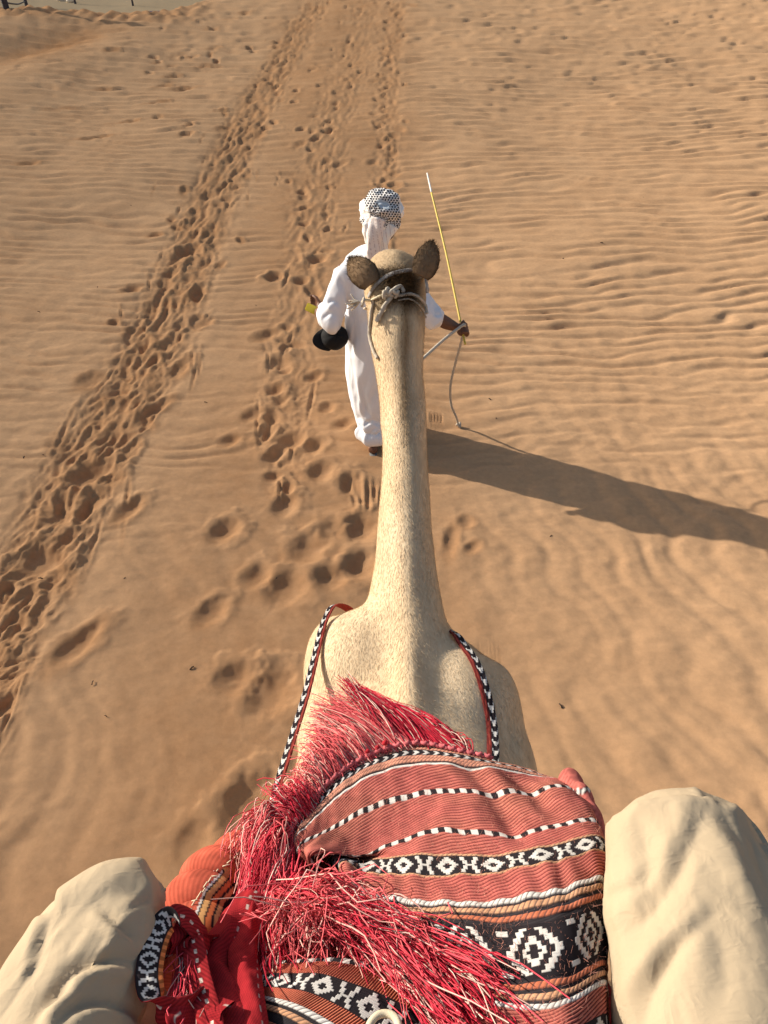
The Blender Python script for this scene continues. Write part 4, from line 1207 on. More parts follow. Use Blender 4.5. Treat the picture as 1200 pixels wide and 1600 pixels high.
# ------------------------------------------------------------------ orange roll, knotted strap, cord ring
def build_saddle_bits():
    t = thing('rolled_cushion', P(320, 1400, 1.34), 'orange quilted roll with a striped end tucked in beside the left trouser leg', 'cushion')
    path = crom(np.array([P(392, 1345, 1.44), P(358, 1358, 1.40), P(328, 1385, 1.345), P(308, 1425, 1.29), P(304, 1468, 1.24), P(310, 1520, 1.19)]), 380)
    s = np.linspace(0, 1, 380)
    lob = .036 + .022 * np.abs(np.sin(s * math.pi * 4.2 + .25)) ** .55
    lob *= np.interp(s, [0, .05, .95, 1], [.6, 1, 1, .8])
    V, F = tube(path, lob, lob * .92, 160, ref=(0, .5, .86))
    nb = 380 * 160
    ring = np.tile(np.linspace(0, 2 * math.pi, 160, endpoint=False), 380); ss = np.repeat(s, 160)
    d = V[:nb] - np.repeat(path, 160, 0)
    V[:nb] += d * (.05 * noise3(V[:nb] * 26, 71))[:, None]
    c = np.ones((len(V), 3)) * np.array([.52, .108, .065])
    c[:nb] *= (.85 + .25 * noise3(V[:nb] * 60, 72) + .16 * np.sin(ring * 44 + ss * 30))[:, None]
    px, py, _ = project(V)
    dd, al, sg = seg_dist(px, py, [(345, 1362), (318, 1392), (304, 1430), (303, 1450), (312, 1475)])
    e = dd * np.where(((px - 330) * .8 + (py - 1420) * .35) > -25, 1, 1) * np.where(sg < 0, 1, -1)
    inside = (dd < 52) & (((px > 300) & (py > 1355)))
    w = np.where(inside, e, -99)
    for lo, hi, cc in ((0, 3.2, WHT), (3.2, 6, BLK), (6, 15, np.array([.60, .33, .13])), (15, 18, BLK), (18, 26, np.array([.6, .17, .06])), (26, 30, BLK), (30, 37, np.array([.56, .31, .13])), (37, 52, BLK)):
        m = (w >= lo) & (w < hi)
        c[m] = cc
    link('roll', mesh_np('roll', V, F, c), M_WEAVE, t)
    st = []
    for (x0, y0, x1, y1, n) in ((290, 1420, 345, 1352, 9), (283, 1440, 278, 1452, 2), (350, 1350, 378, 1330, 4), (275, 1408, 272, 1450, 4)):
        for k in range(n):
            u = (k + .5) / n
            x = x0 + (x1 - x0) * u + RNG.normal(0, 1.2); y = y0 + (y1 - y0) * u + RNG.normal(0, 1.2)
            dirv = ray(x, y)
            # stitch lies on the nearest point of the roll
            q = V[:nb]; along = (q - CAM) @ dirv; off = np.linalg.norm(q - CAM - along[:, None] * dirv, axis=1)
            j = np.where(off < .004)[0]
            if len(j) == 0: continue
            p = q[j[np.argmin(along[j])]] - dirv * .002
            tv = (P(x1, y1, 1.3) - P(x0, y0, 1.3)); tv /= np.linalg.norm(tv)
            tv = tv + RNG.normal(0, .3, 3)
            st.append(tube(np.array([p - tv * .0045, p, p + tv * .0045]), .0011, None, 5, ref=(.1, .3, .9)))
    if st:
        sv, sf = merge(st)
        link('stitching', mesh_np('stitching', sv, sf), M_CREAM, t, kind='stuff')

    k = thing('knotted_strap', P(320, 1520, 1.055), 'knotted woven strap, red inside with a black and white face, looped over the beige thigh', 'strap')
    def face(A, B, side):
        red = np.ones(A.shape + (3,)) * np.array([.33, .022, .026])
        tw = twill(A, B * .012, .0042, .55)
        if side < 0:
            red = put(red, ((np.mod(A / .014, 1) < .45) & (np.abs(B + .1) < .10)), np.array([.7, .6, .5]))
            return red * (.55 + .5 * tw[..., None])
        c = np.ones(A.shape + (3,)) * BLK
        ai = np.floor(A / .0022); kk = np.mod(ai, 17) - 8; q = np.round((B + .15) * 5)
        d2 = np.abs(kk) + np.abs(q) * 1.05
        mo = ((d2 > 2.5) & (d2 < 5.0)) | ((np.abs(np.abs(kk) - 7.4 + np.abs(q) * .6) < .9))
        c = put(c, mo & (np.abs(B + .15) < .62), WHT)
        c = put(c, B > .66, np.array([.62, .19, .06]) * (.6 + .6 * (np.sin(A / .0016) > 0))[..., None])
        return c
    def redface(A, B, side):
        tw = twill(A, B * .03, .0046, .8)
        c = np.ones(A.shape + (3,)) * np.array([.34, .020, .026]) * (.5 + .6 * tw[..., None])
        c = put(c, (np.abs(B - .72) < .05) & (np.mod(A / .018, 1) < .4), np.array([.45, .36, .32]))
        return c
    # the loop
    lp = [(322, 1490, 1.070), (312, 1462, 1.055), (296, 1438, 1.050), (276, 1430, 1.045), (254, 1446, 1.035), (240, 1480, 1.020), (233, 1525, 1.000), (241, 1562, 0.990), (264, 1582, 0.985), (290, 1576, 0.990), (310, 1556, 1.005)]
    W = [(.2, .3, -1), (.4, .5, -1), (.5, .6, -.8), (.6, .7, -.6), (.75, .5, -.5), (.9, .25, -.45), (1, 0, -.35), (.7, -.5, -.4), (.2, -.8, -.6), (-.3, -.8, -.7), (-.6, -.6, -.8)]
    ribbon('loop', [P(*q) for q in lp], W, .030, .004, face, k, 420, 26)
    # the tail with the motif, running down right of the loop
    tp = [(300, 1468, 1.045), (304, 1490, 1.035), (309, 1520, 1.015), (318, 1556, 0.995), (328, 1592, 0.975), (334, 1640, 0.955)]
    ribbon('tail', [P(*q) for q in tp], [(-1, .2, -.2)] * 6, .027, .004, face, k, 320, 26)
    ribbon('tail', [P(*q) for q in [(296, 1440, 1.060), (286, 1462, 1.055), (270, 1474, 1.045), (262, 1478, 1.040)]], [(.2, -.6, -.8)] * 4, .03, .004, redface, k, 140, 18, curl=.3)
    # the red band coming out of the knot, twisted once
    rb = [(388, 1402, 1.165), (366, 1432, 1.130), (345, 1470, 1.100), (336, 1510, 1.070), (345, 1550, 1.035), (358, 1600, 0.995), (362, 1660, 0.965)]
    ribbon('red_band', [P(*q) for q in rb], [(1, .4, .5), (1, .5, .3), (1, .2, .1), (1, -.2, -.2), (1, .1, 0), (1, .3, .1), (1, .3, .1)], np.array([.045, .058, .06, .055, .055, .055, .055]), .006, redface, k, 300, 40, curl=.3)
    rb = [(400, 1418, 1.135), (392, 1450, 1.110), (384, 1490, 1.075), (386, 1540, 1.025), (392, 1600, 0.985), (396, 1660, 0.955)]
    ribbon('red_band', [P(*q) for q in rb], [(1, -.5, .1), (1, -.6, -.3), (1, -.3, -.4), (1, .2, 0), (1, .3, .1), (1, .3, .1)], np.array([.035, .042, .04, .036, .036, .036]), .006, redface, k, 260, 36, curl=.3)
    rb = [(334, 1478, 1.090), (318, 1478, 1.070), (300, 1474, 1.055), (286, 1482, 1.050), (292, 1500, 1.055), (316, 1508, 1.070)]
    ribbon('red_band', [P(*q) for q in rb], [(0, .8, .6), (.1, .8, .5), (0, .7, .7), (.6, .3, .6), (0, -.6, .6), (0, -.7, .6)], .026, .005, redface, k, 200, 20, curl=.3)
    rb = [(262, 1640, 0.985), (280, 1606, 0.990), (310, 1590, 0.995), (350, 1600, 0.975)]
    ribbon('red_band', [P(*q) for q in rb], [(.3, .8, .2)] * 4, .045, .006, redface, k, 120, 30, curl=.3)
    n = 130
    ra = np.array([P(296, 1500, 1.055)]) + RNG.normal(0, .008, (n, 3)); ti = np.array([P(286, 1580, 1.005)]) + RNG.normal(0, .014, (n, 3))
    strands('loose_threads', ra, ti, np.full(n, .0009), k, (0, 0, .006), .012)

    c = thing('cream_cord', P(603, 1592, .955), 'short loop of cream cord poking up at the front of the saddle', 'cord')
    cord('loop', [P(574, 1640, .94), P(576, 1606, .95), (P(588, 1588, .955)), P(604, 1584, .957), P(619, 1592, .953), P(626, 1618, .945), P(627, 1650, .94)], .0042, c, M_CREAM, False)

build_saddle_bits()

# ------------------------------------------------------------------ rider: beige trousers astride the saddle
def sculpt(V, Nn, lines, facing_only=True):
    """press folds into a cloth surface along lines drawn on it; each line: (points px, width px, depth m, roll)"""
    px, py, _ = project(V)
    vis = ((CAM - V) * Nn).sum(1) > 0
    out = np.zeros(len(V))
    for (poly, wid, dep, roll) in lines:
        poly = crom(np.array(poly, float), 14)
        d, al, sg = seg_dist(px, py, poly)
        env = np.sin(np.clip(al, 0, 1) * math.pi)
        env = np.where((al <= 0) | (al >= 1), 0, env)
        g = -(.55 * np.exp(-(d / wid) ** 2) + .45 * np.exp(-d / (wid * .55))) + roll * np.exp(-((d * sg - 1.5 * wid) / (wid * 1.0)) ** 2)
        out += dep * env * g * vis * (d < 6 * wid)
    return out

def build_rider():
    root = thing('person', (0.03, .05, 1.0), 'rider in loose beige cotton trousers sitting astride the saddle, seen down to the knees', 'person')
    # the body under the clothes
    def limb(J, sides=18, ref=(0, 0, 1)):
        J = crom(np.array(J), 40)
        return tube(J[:, :3], J[:, 3], J[:, 4] if J.shape[1] > 4 else None, sides, ref)
    Rk = np.array([.388, .485, 2.05]); Lk = np.array([-.328, .405, 2.05])
    parts = [limb([(.14, -.10, 2.06, .10, .09), (.30, .06, 2.06, .10, .09), (.362, .22, 2.06, .114, .086), (.382, .37, 2.055, .114, .08), Rk.tolist() + [.098, .072]]),
             limb([(.36, .41, 2.05, .080, .075), (.43, .47, 1.97, .082, .08), (.445, .44, 1.86, .080, .080), (.445, .38, 1.70, .074, .076), (.43, .34, 1.58, .07, .07)], ref=(0, 1, 0)),
             ellipsoid(Rk + np.array([.015, -.03, -.03]), (.105, .09, .085)), ellipsoid((.44, .26, 2.01), (.10, .14, .085)),
             limb([(-.10, -.10, 2.07, .10, .09), (-.30, .04, 2.065, .085, .08), (-.345, .19, 2.055, .082, .074), (-.335, .30, 2.05, .072, .064), (-.318, .37, 2.04, .058, .055)]),
             limb([P(232, 1396, 1.085).tolist() + [.044], P(180, 1412, 1.085).tolist() + [.052], P(110, 1452, 1.09).tolist() + [.052]], ref=(0, .3, 1)),
             limb([P(112, 1455, 1.09).tolist() + [.050], P(84, 1520, 1.075).tolist() + [.055], P(62, 1580, 1.06).tolist() + [.055], P(45, 1650, 1.04).tolist() + [.055]], ref=(0, .3, 1)),
             limb([(-.33, .36, 2.02, .066, .065), (-.375, .375, 1.96, .082, .082), (-.375, .36, 1.84, .074, .078), (-.375, .29, 1.68, .072, .076), (-.365, .24, 1.57, .07, .07)], ref=(0, 1, 0)),
             ellipsoid((.03, -.05, 2.11), (.19, .15, .12)), ellipsoid((.03, -.07, 2.22), (.165, .12, .12))]
    V, Q = fuse(parts, .0052, 9, .6)
    Nn = normals_of(V, Q)
    # loose cloth: broad billow, then folds
    leg = np.where(V[:, 0] > .03, 1.0, 0.0)
    V = V + Nn * (.008 * noise3(V * np.array([7, 5, 7]), 81) + .004 * noise3(V * 14, 82))[:, None]
    rg = 1 - np.abs(noise3(np.c_[V[:, 0] * 16 - V[:, 1] * 8, V[:, 1] * 7 + V[:, 0] * 3, V[:, 2] * 10], 83)) * 2
    rg2 = 1 - np.abs(noise3(np.c_[V[:, 0] * 34 + V[:, 1] * 22, V[:, 1] * 13 - V[:, 0] * 9, V[:, 2] * 16], 87)) * 2
    rg3 = 1 - np.abs(noise3(np.c_[V[:, 0] * 22 - V[:, 1] * 40, V[:, 1] * 14 + V[:, 0] * 12, V[:, 2] * 26], 88)) * 2
    patchy = np.clip(noise3(V * 11, 89) + .25, 0, 1)
    V = V + Nn * (.0038 * np.clip(rg, 0, 1) ** 2 + (.0020 * np.clip(rg2, 0, 1) ** 2 + .0013 * np.clip(rg3, 0, 1) ** 3) * patchy)[:, None]
    Nn = normals_of(V, Q)
    rightfolds = [([(985, 1255), (1012, 1330), (1004, 1420), (985, 1540)], 24, .006, .5), ([(1120, 1225), (1075, 1330), (1020, 1420), (950, 1480)], 20, .008, .7), ([(1110, 1230), (1155, 1310), (1190, 1420)], 20, .006, .6),
                  ([(1075, 1450), (1020, 1540), (985, 1660)], 22, .009, .7), ([(1130, 1410), (1060, 1480), (990, 1570)], 14, .005, .7), ([(1165, 1270), (1195, 1340), (1225, 1450)], 22, .011, .6),
                  ([(1085, 1380), (1125, 1470), (1140, 1590)], 26, .005, .6), ([(1040, 1330), (995, 1385), (940, 1405)], 12, .004, .7)]
    leftfolds = [([(70, 1570), (110, 1518), (165, 1500), (225, 1504)], 13, .013, .8), ([(45, 1620), (60, 1575), (95, 1548), (130, 1530)], 14, .010, .7), ([(80, 1610), (110, 1578), (155, 1566), (205, 1580), (240, 1612)], 11, .009, .8),
                 ([(150, 1412), (185, 1445), (228, 1478)], 9, .007, .8), ([(178, 1437), (205, 1417), (238, 1407)], 6, .003, .6), ([(78, 1425), (62, 1480), (42, 1540)], 9, .007, .7),
                 ([(250, 1352), (257, 1400), (252, 1450)], 12, .005, .5), ([(95, 1505), (122, 1462), (140, 1440)], 7, .0025, .6), ([(140, 1500), (160, 1475), (172, 1460)], 6, .0025, .6)]
    V = V + Nn * sculpt(V, Nn, rightfolds + leftfolds)[:, None]
    link('trousers', mesh_np('trousers', V, Q), M_TROUSER, root)
    # waist and shirt hem, shins, shoes
    tv, tf = fuse([limb([(.03, -.07, 2.20, .170, .115), (.03, -.10, 2.35, .165, .11), (.03, -.14, 2.50, .185, .115), (.03, -.16, 2.60, .16, .09)], 24, (0, 1, 0))], .012, 5)
    tn = normals_of(tv, tf)
    tv = tv + tn * (.006 * noise3(tv * np.array([9, 9, 5]), 84))[:, None]
    link('shirt', mesh_np('shirt', tv, tf), M_DEN, root)
    for (x, y) in ((.43, .34), (-.365, .24)):
        sv, sf = fuse([limb([(x, y, 1.62, .05), (x, y - .03, 1.50, .043), (x, y - .05, 1.40, .04)], 14, (0, 1, 0)), limb([(x, y - .07, 1.36, .042), (x, y + .02, 1.34, .044), (x, y + .12, 1.325, .042), (x, y + .17, 1.32, .03)], 14)], .008, 4)
        link('leg', mesh_np('leg', sv, sf), M_SKIN, root)
        bv, bf = fuse([limb([(x, y - .10, 1.32, .045, .035), (x, y, 1.31, .045, .032), (x, y + .10, 1.30, .05, .03), (x, y + .19, 1.30, .035, .022)], 14), limb([(x, y - .06, 1.42, .05, .05), (x, y - .06, 1.34, .052, .055)], 14, (0, 1, 0))], .007, 4)
        link('shoe', mesh_np('shoe', bv, bf), M_LEATHER, root)

build_rider()

# ------------------------------------------------------------------ the man who leads the camel
HX, HY = -.06, 4.33
HG = float(base_height(HX, HY)) - .02

def cloth_tube(J, sides=28, ref=(0, 0, 1), n=40):
    J = crom(np.array(J), n)
    return tube(J[:, :3], J[:, 3], J[:, 4] if J.shape[1] > 4 else None, sides, ref)

HAND = np.array([.487, 4.26, .905])
TIP = np.array([.29, 5.27, 1.55])
CDIR = (TIP - HAND) / np.linalg.norm(TIP - HAND)

def build_handler():
    root = thing('person', (HX, HY, HG), 'man in a white ankle-length robe and checked headscarf walking ahead and leading the camel', 'person')
    t = lambda J, s=14, ref=(0, 1, .03): cloth_tube(J, s, ref)
    parts = [t([(HX, HY, .80, .15, .10), (HX, HY, .95, .155, .11), (HX, HY, 1.10, .14, .10), (HX, HY + .01, 1.25, .155, .10), (HX + .005, HY + .02, 1.33, .11, .08)], 20),
             t([(HX + .01, HY + .02, 1.30, .065), (-.04, 4.365, 1.38, .054), (-.02, 4.39, 1.46, .055)])]
    # head: skull, jaw, nose, ears
    hc = np.array([-.012, 4.41, 1.535])
    parts += [ellipsoid(hc + [0, -.005, .03], (.075, .095, .085)), ellipsoid(hc + [0, .03, -.05], (.058, .068, .065)), ellipsoid(hc + [0, .098, -.015], (.012, .018, .022)),
              ellipsoid(hc + [.076, .0, -.01], (.010, .022, .032)), ellipsoid(hc + [-.076, .0, -.01], (.010, .022, .032)), ellipsoid(hc + [0, .085, -.062], (.022, .012, .010))]
    L = dict(ls=(-.225, 4.33, 1.27), le=(-.33, 4.22, 1.01), lh=(-.40, 4.42, .965), rs=(.115, 4.32, 1.27), re=(.285, 4.22, 1.03))
    parts += [t([(*L['ls'], .056), (-.30, 4.27, 1.13, .047), (*L['le'], .040)], 12), t([(*L['le'], .042), (-.395, 4.33, .985, .038), (*L['lh'], .026)], 12, (0, 0, 1)),
              t([(*L['rs'], .056), (.21, 4.265, 1.14, .047), (*L['re'], .042)], 12), t([(*L['re'], .043), (.38, 4.24, .965, .040), tuple(HAND + [-.035, -.004, .02]) + (.027,)], 12, (0, 0, 1))]
    # legs in mid stride
    lf = np.array([-.075, 4.26, HG]); rf = np.array([.045, 4.62, HG])
    parts += [t([(-.13, HY, .85, .085), (-.11, 4.36, .5, .058), (-.09, 4.27, .28, .052), (lf[0], lf[1] - .02, HG + .09, .036)]), t([(.01, HY, .85, .085), (.02, 4.47, .5, .058), (.035, 4.55, .28, .052), (rf[0], rf[1] - .02, HG + .09, .036)])]
    for f in (lf, rf):
        parts.append(cloth_tube([(f[0], f[1] - .06, HG + .055, .034), (f[0], f[1] + .02, HG + .05, .038, .034), (f[0], f[1] + .11, HG + .035, .044, .024), (f[0], f[1] + .17, HG + .028, .034, .016)] if False else [(f[0], f[1] - .06, HG + .055, .034, .034), (f[0], f[1] + .02, HG + .05, .038, .034), (f[0], f[1] + .11, HG + .035, .044, .024), (f[0], f[1] + .17, HG + .028, .034, .016)], 14))
    # right fist closed round cane and rope
    ax = CDIR; e1 = np.cross(ax, [0, 0, 1.0]); e1 /= np.linalg.norm(e1); e2 = np.cross(e1, ax)
    parts.append(ellipsoid(HAND + e1 * .004 - e2 * .012, (.036, .040, .030)))
    for k, (off, ln) in enumerate(((-.030, .85), (-.010, 1.0), (.010, 1.0), (.030, .92))):
        pts = []
        for a in np.linspace(-.9, 2.9 * ln, 9):
            pts.append(HAND + ax * off + (e1 * math.cos(a) + e2 * math.sin(a)) * .027 + e1 * .006)
        parts.append(tube(crom(np.array(pts), 18), np.linspace(.0105, .0085, 18), None, 10, ref=tuple(ax + .01)))
    tp = [HAND - e1 * .018 + e2 * .012 + ax * .01, HAND - e1 * .002 + e2 * .030 + ax * .03, HAND + e1 * .014 + e2 * .030 + ax * .048]
    parts.append(tube(crom(np.array(tp), 12), np.linspace(.012, .009, 12), None, 10, ref=(.3, .2, 1)))
    # left hand, fingers bent round the yellow phone
    LH = np.array(L['lh']); fd = np.array([-.25, .75, .25]); fd /= np.linalg.norm(fd)
    parts.append(ellipsoid(LH + fd * .03, (.022, .042, .036)))
    for k, off in enumerate((-.026, -.009, .009, .026)):
        b0 = LH + fd * .06 + np.array([0, 0, off])
        parts.append(tube(crom(np.array([b0 - fd * .02, b0 + fd * .02 + [-.004, 0, 0], b0 + fd * (.045 - abs(off) * .3) + [-.022, 0, 0], b0 + fd * .042 + [-.042, 0, 0]]), 14), np.linspace(.009, .0075, 14), None, 8, ref=(0, .1, 1)))
    parts.append(tube(crom(np.array([LH + fd * .02 + [.0, 0, .03], LH + fd * .05 + [-.018, 0, .046], LH + fd * .08 + [-.03, 0, .04]]), 10), np.linspace(.011, .008, 10), None, 8, ref=(0, .1, 1)))
    V, Q = fuse(parts, .0052, 3, .5)
    link('body', mesh_np('body', V, Q), M_SKIN, root)

    # robe: one continuous garment with long folds
    rp = [cloth_tube([(HX + .01, HY + .03, 1.385, .075, .07), (HX + .005, HY + .02, 1.345, .13, .09), (HX, HY + .02, 1.28, .175, .135), (HX, HY + .02, 1.15, .175, .17), (HX, HY + .03, .98, .175, .19), (HX - .005, HY + .04, .80, .18, .21), (HX - .01, HY + .05, .6, .18, .225), (HX - .005, HY + .07, .40, .172, .23), (HX + .005, HY + .09, .24, .152, .235), (HX + .015, HY + .10, .12, .140, .235)], 40, (0, 1, .02), 70),
          cloth_tube([(-.17, 4.34, 1.28, .072), (-.225, 4.315, 1.225, .072), (-.285, 4.26, 1.11, .064), (-.325, 4.215, 1.01, .066)], 22, (0, 1, .1)),
          cloth_tube([(-.322, 4.20, 1.015, .064, .072), (-.352, 4.28, .995, .058, .070), (-.38, 4.36, .975, .046, .062)], 22, (0, 0, 1)),
          ellipsoid((-.325, 4.215, .985), (.060, .075, .075)),
          cloth_tube([(.07, 4.33, 1.28, .072), (.12, 4.31, 1.23, .072), (.20, 4.265, 1.12, .066), (.265, 4.23, 1.04, .066), (.325, 4.22, .985, .068)], 22, (0, 1, .1)),
          cloth_tube([(-.16, 4.26, .155, .05), (-.10, 4.20, .135, .052), (-.02, 4.19, .14, .045)], 14, (0, 0, 1)),
          cloth_tube([(-.15, 4.24, .26, .035), (-.09, 4.20, .225, .04), (-.03, 4.20, .23, .03)], 14, (0, 0, 1))]
    V, Q = fuse(rp, .0085, 6, .55)
    Nn = normals_of(V, Q)
    x, y, z = V.T
    f1 = noise3(np.c_[x * 15 + z * 2.2, y * 15, z * 2.6], 91); f2 = noise3(np.c_[x * 26 - z * 5, y * 26, z * 5.5], 92)
    rdg = 1 - 2 * np.abs(f1)
    V = V + Nn * (.012 * rdg * .7 + .006 * f2 + .004 * noise3(V * 16, 93))[:, None]
    Nn = normals_of(V, Q)
    V = V + Nn * sculpt(V, Nn, [([(528, 425), (545, 470), (552, 520), (545, 560)], 5, .018, .6), ([(548, 430), (556, 480), (560, 540)], 4, .012, .6), ([(505, 480), (520, 470), (535, 480)], 4, .010, .6),
                                ([(502, 500), (516, 490), (530, 500)], 4, .010, .6), ([(548, 560), (556, 610), (572, 655)], 4, .012, .7), ([(562, 590), (572, 640), (590, 662)], 4, .012, .7),
                                ([(565, 668), (580, 658), (596, 662)], 3, .012, .5), ([(575, 690), (580, 675), (592, 668)], 3, .010, .5), ([(676, 480), (682, 492), (690, 490)], 3, .008, .5)])[:, None]
    link('robe', mesh_np('robe', V, Q), M_ROBE, root)

    # hair at the nape, under the scarf
    hv, hf = fuse([ellipsoid(hc + [0, -.03, .005], (.078, .078, .085)), ellipsoid(hc + [.03, -.05, -.05], (.045, .042, .06))], .008, 3)
    link('hair', mesh_np('hair', hv, hf), M_DARKHAIR, root)

    # headscarf: wound cap, tied tail
    c0 = hc + np.array([-.002, -.008, .045]); rad = np.array([.126, .140, .118])
    nu, nv = 300, 150
    th = np.linspace(0, 2 * math.pi, nu, endpoint=False); ph = np.linspace(-.62, math.pi / 2 - .004, nv)
    TH, PH = np.meshgrid(th, ph)
    d = np.stack([np.cos(PH) * np.cos(TH), np.cos(PH) * np.sin(TH), np.sin(PH)], -1)
    roll = .06 * np.sin(PH * 8 + 1.9 * np.cos(TH - .8)) * sstep(1.4, 1.0, PH) + .03 * (1 - 2 * np.abs(noise3(d * np.array([5, 5, 9]), 90))) + .05 * noise3(d * 3.1, 95) + .02 * noise3(d * 8, 96)
    dimple = -.12 * np.exp(-(((d[..., 0] - .05) / .28) ** 2 + ((d[..., 1] + .18) / .22) ** 2) * 1.2) * (d[..., 2] > .3)
    V = (c0 + d * rad * (1 + roll + dimple)[..., None]).reshape(-1, 3)
    f = grid_faces(nv, nu, True)
    px, py, _ = project(V)
    u = (px - 598) * .86 + (py - 330) * .5; w = -(px - 598) * .5 + (py - 330) * .86
    px = px + 3 * noise3(V * 18, 94); u = u + 1.5 * noise3(V * 30, 99)
    hound = (np.mod(u / 4.0, 1) > .30) & (np.mod(w / 4.0 + .5 * np.floor(u / 4.0), 1) > .30)
    zig = np.mod(w + 1.8 * np.abs(np.mod(u, 6) - 3), 5.2) < 2.9
    col = np.where(hound[:, None], np.array([.022, .022, .028]), np.array([.70, .68, .66]))
    # zigzag border of the cloth and the plain white fold left of it
    left = (px - 574) * .9 - (py - 305) * .42
    bd = (py - 337) - (px - 583) * .52
    col = np.where(((bd > -8) & (bd < 9))[:, None], np.where(zig[:, None], np.array([.03, .03, .036]), np.array([.70, .69, .68])), col)
    white = (left < -9) | (bd >= 9) | (((px - 631) ** 2 / 64 + (py - 318) ** 2 / 600) < .8) 
    col = np.where(white[:, None], np.array([.80, .78, .75]), col)
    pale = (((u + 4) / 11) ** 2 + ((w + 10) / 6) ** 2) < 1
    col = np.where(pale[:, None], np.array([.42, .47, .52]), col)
    pale = (((u + 2) / 9) ** 2 + ((w - 2) / 3) ** 2) < 1
    patch = (px < 571) & (py > 342)
    col = np.where((patch & hound)[:, None], np.array([.05, .05, .055]), col)
    link('headscarf', mesh_np('headscarf', V, f, col), M_CHECK, root)
    def flap(pts, wid, col, nm='scarf_tail', tw=0.0):
        J = crom(np.array([np.r_[Py(p[0], p[1], p[2]), p[3], p[4]] for p in pts]), 60)
        V, F = tube(J[:, :3], J[:, 3], J[:, 4], 48, ref=(.05, -1, .3))
        Nn = (V - np.vstack([np.repeat(J[:, :3], 48, 0), J[0, :3], J[-1, :3]]))
        Nn /= np.linalg.norm(Nn, axis=1)[:, None] + 1e-9
        xx = V[:, 0] * 70 + V[:, 2] * 18
        V = V + Nn * (.006 * np.sin(xx + 2 * noise3(V * 14, 97)) + .004 * noise3(V * 30, 98))[:, None]
        cc = np.ones((len(V), 3)) * col
        stripe = np.abs(np.mod(V[:, 0] * 40 + V[:, 2] * 6, 1) - .5) < .05
        cc = np.where(stripe[:, None], np.array([.45, .36, .36]), cc)
        link(nm, mesh_np(nm, V, F, cc), M_CHECK, root)
    flap([(592, 342, 4.285, .052, .03), (588, 358, 4.27, .046, .03), (584, 378, 4.26, .042, .030), (583, 396, 4.25, .046, .026), (574, 410, 4.25, .034, .016)], .04, np.array([.74, .68, .65]))
    flap([(612, 352, 4.285, .042, .02), (606, 366, 4.27, .036, .02), (600, 382, 4.265, .024, .018), (597, 396, 4.265, .034, .022)], .04, np.array([.80, .77, .72]))
    flap([(573, 350, 4.31, .026, .03), (572, 365, 4.30, .024, .03), (575, 380, 4.29, .015, .02)], .04, np.array([.78, .75, .72]))

    for f_ in (lf, rf):
        s = []
        o = cloth_tube([(f_[0], f_[1] - .085, HG + .012, .034, .012), (f_[0], f_[1], HG + .012, .038, .012), (f_[0], f_[1] + .10, HG + .012, .046, .012), (f_[0], f_[1] + .185, HG + .012, .030, .012)], 16)
        s.append(o)
        for yy in (.05, .11):
            a = np.linspace(0, math.pi, 14)
            s.append(tube(np.stack([f_[0] + .046 * np.cos(a), np.full(14, f_[1] + yy), HG + .012 + .056 * np.sin(a)], 1), .008, .014, 8, ref=(0, 1, 0)))
        sv, sf = merge(s)
        link('sandal', mesh_np('sandal', sv, sf), M_SANDAL, root)

    # things he carries
    c = thing('cane', tuple(HAND - CDIR * .1), "thin yellow cane with a pale tip held upright in the man's right hand", 'cane')
    base = HAND - CDIR * .10
    J = crom(np.array([base, HAND, HAND + CDIR * .55 + np.array([.006, 0, .004]), TIP - CDIR * .16]), 40)
    V, F = tube(J, np.linspace(.0075, .006, 40), None, 10, ref=(.3, -.2, 1)); link('shaft', mesh_np('shaft', V, F), M_CANE, c)
    J = crom(np.array([TIP - CDIR * .16, TIP - CDIR * .05, TIP]), 12)
    V, F = tube(J, np.linspace(.0062, .0048, 12), None, 10, ref=(.3, -.2, 1)); link('tip', mesh_np('tip', V, F), M_WHITE, c)

    r = thing('lead_rope', (.05, 2.72, 1.66), "pale lead rope running through the man's right fist and trailing on the sand", 'rope')
    g = ground_hit(716, 668); 
    zt = lambda x, y: float(base_height(x, y))
    pts = [(.04, 2.72, 1.70), (.07, 2.80, 1.52), (.115, 3.02, 1.32), (.20, 3.42, 1.16), (.34, 3.88, 1.03), (.44, 4.16, .955), tuple(HAND + [-.004, -.03, .045]), tuple(HAND + [.012, -.012, .04]), tuple(HAND + [.01, .005, 0])]
    cord('run', pts, .0095, r, M_ROPE, True, 260, 10)
    pts = [tuple(HAND + [.008, 0, -.0]), tuple(HAND + [.0, .0, -.08]), tuple(Py(711, 570, 4.33)), tuple(Py(704, 602, 4.38)), tuple(Py(705, 632, 4.44)), (g[0] - .02, g[1] - .02, zt(g[0], g[1]) + .09), (g[0], g[1], zt(g[0], g[1]) + .012)]
    cord('fall', pts, .0085, r, M_ROPE, True, 200, 10)
    kp = [np.array(pts[-1]) + [.014 * math.cos(a), .014 * math.sin(a), .006 + .012 * math.sin(2 * a)] for a in np.linspace(0, 6.6, 16)]
    cord('end_knot', kp, .007, r, M_ROPE, True, 60)

    k = thing('cap', (-.30, 4.2, .84), "black cap held against the man's left hip under his bent elbow", 'cap')
    c1 = Py(524, 526, 4.225); c2 = Py(500, 533, 4.235)
    nu, nv = 48, 20
    th = np.linspace(0, 2 * math.pi, nu, endpoint=False); ph = np.linspace(0, math.pi / 2 - .02, nv)
    TH, PH = np.meshgrid(th, ph)
    axis = (c1 - CAM); axis = np.array([.25, -.75, .60]); axis /= np.linalg.norm(axis)
    s1 = np.cross(axis, [0, 0, 1.0]); s1 /= np.linalg.norm(s1); s2 = np.cross(s1, axis)
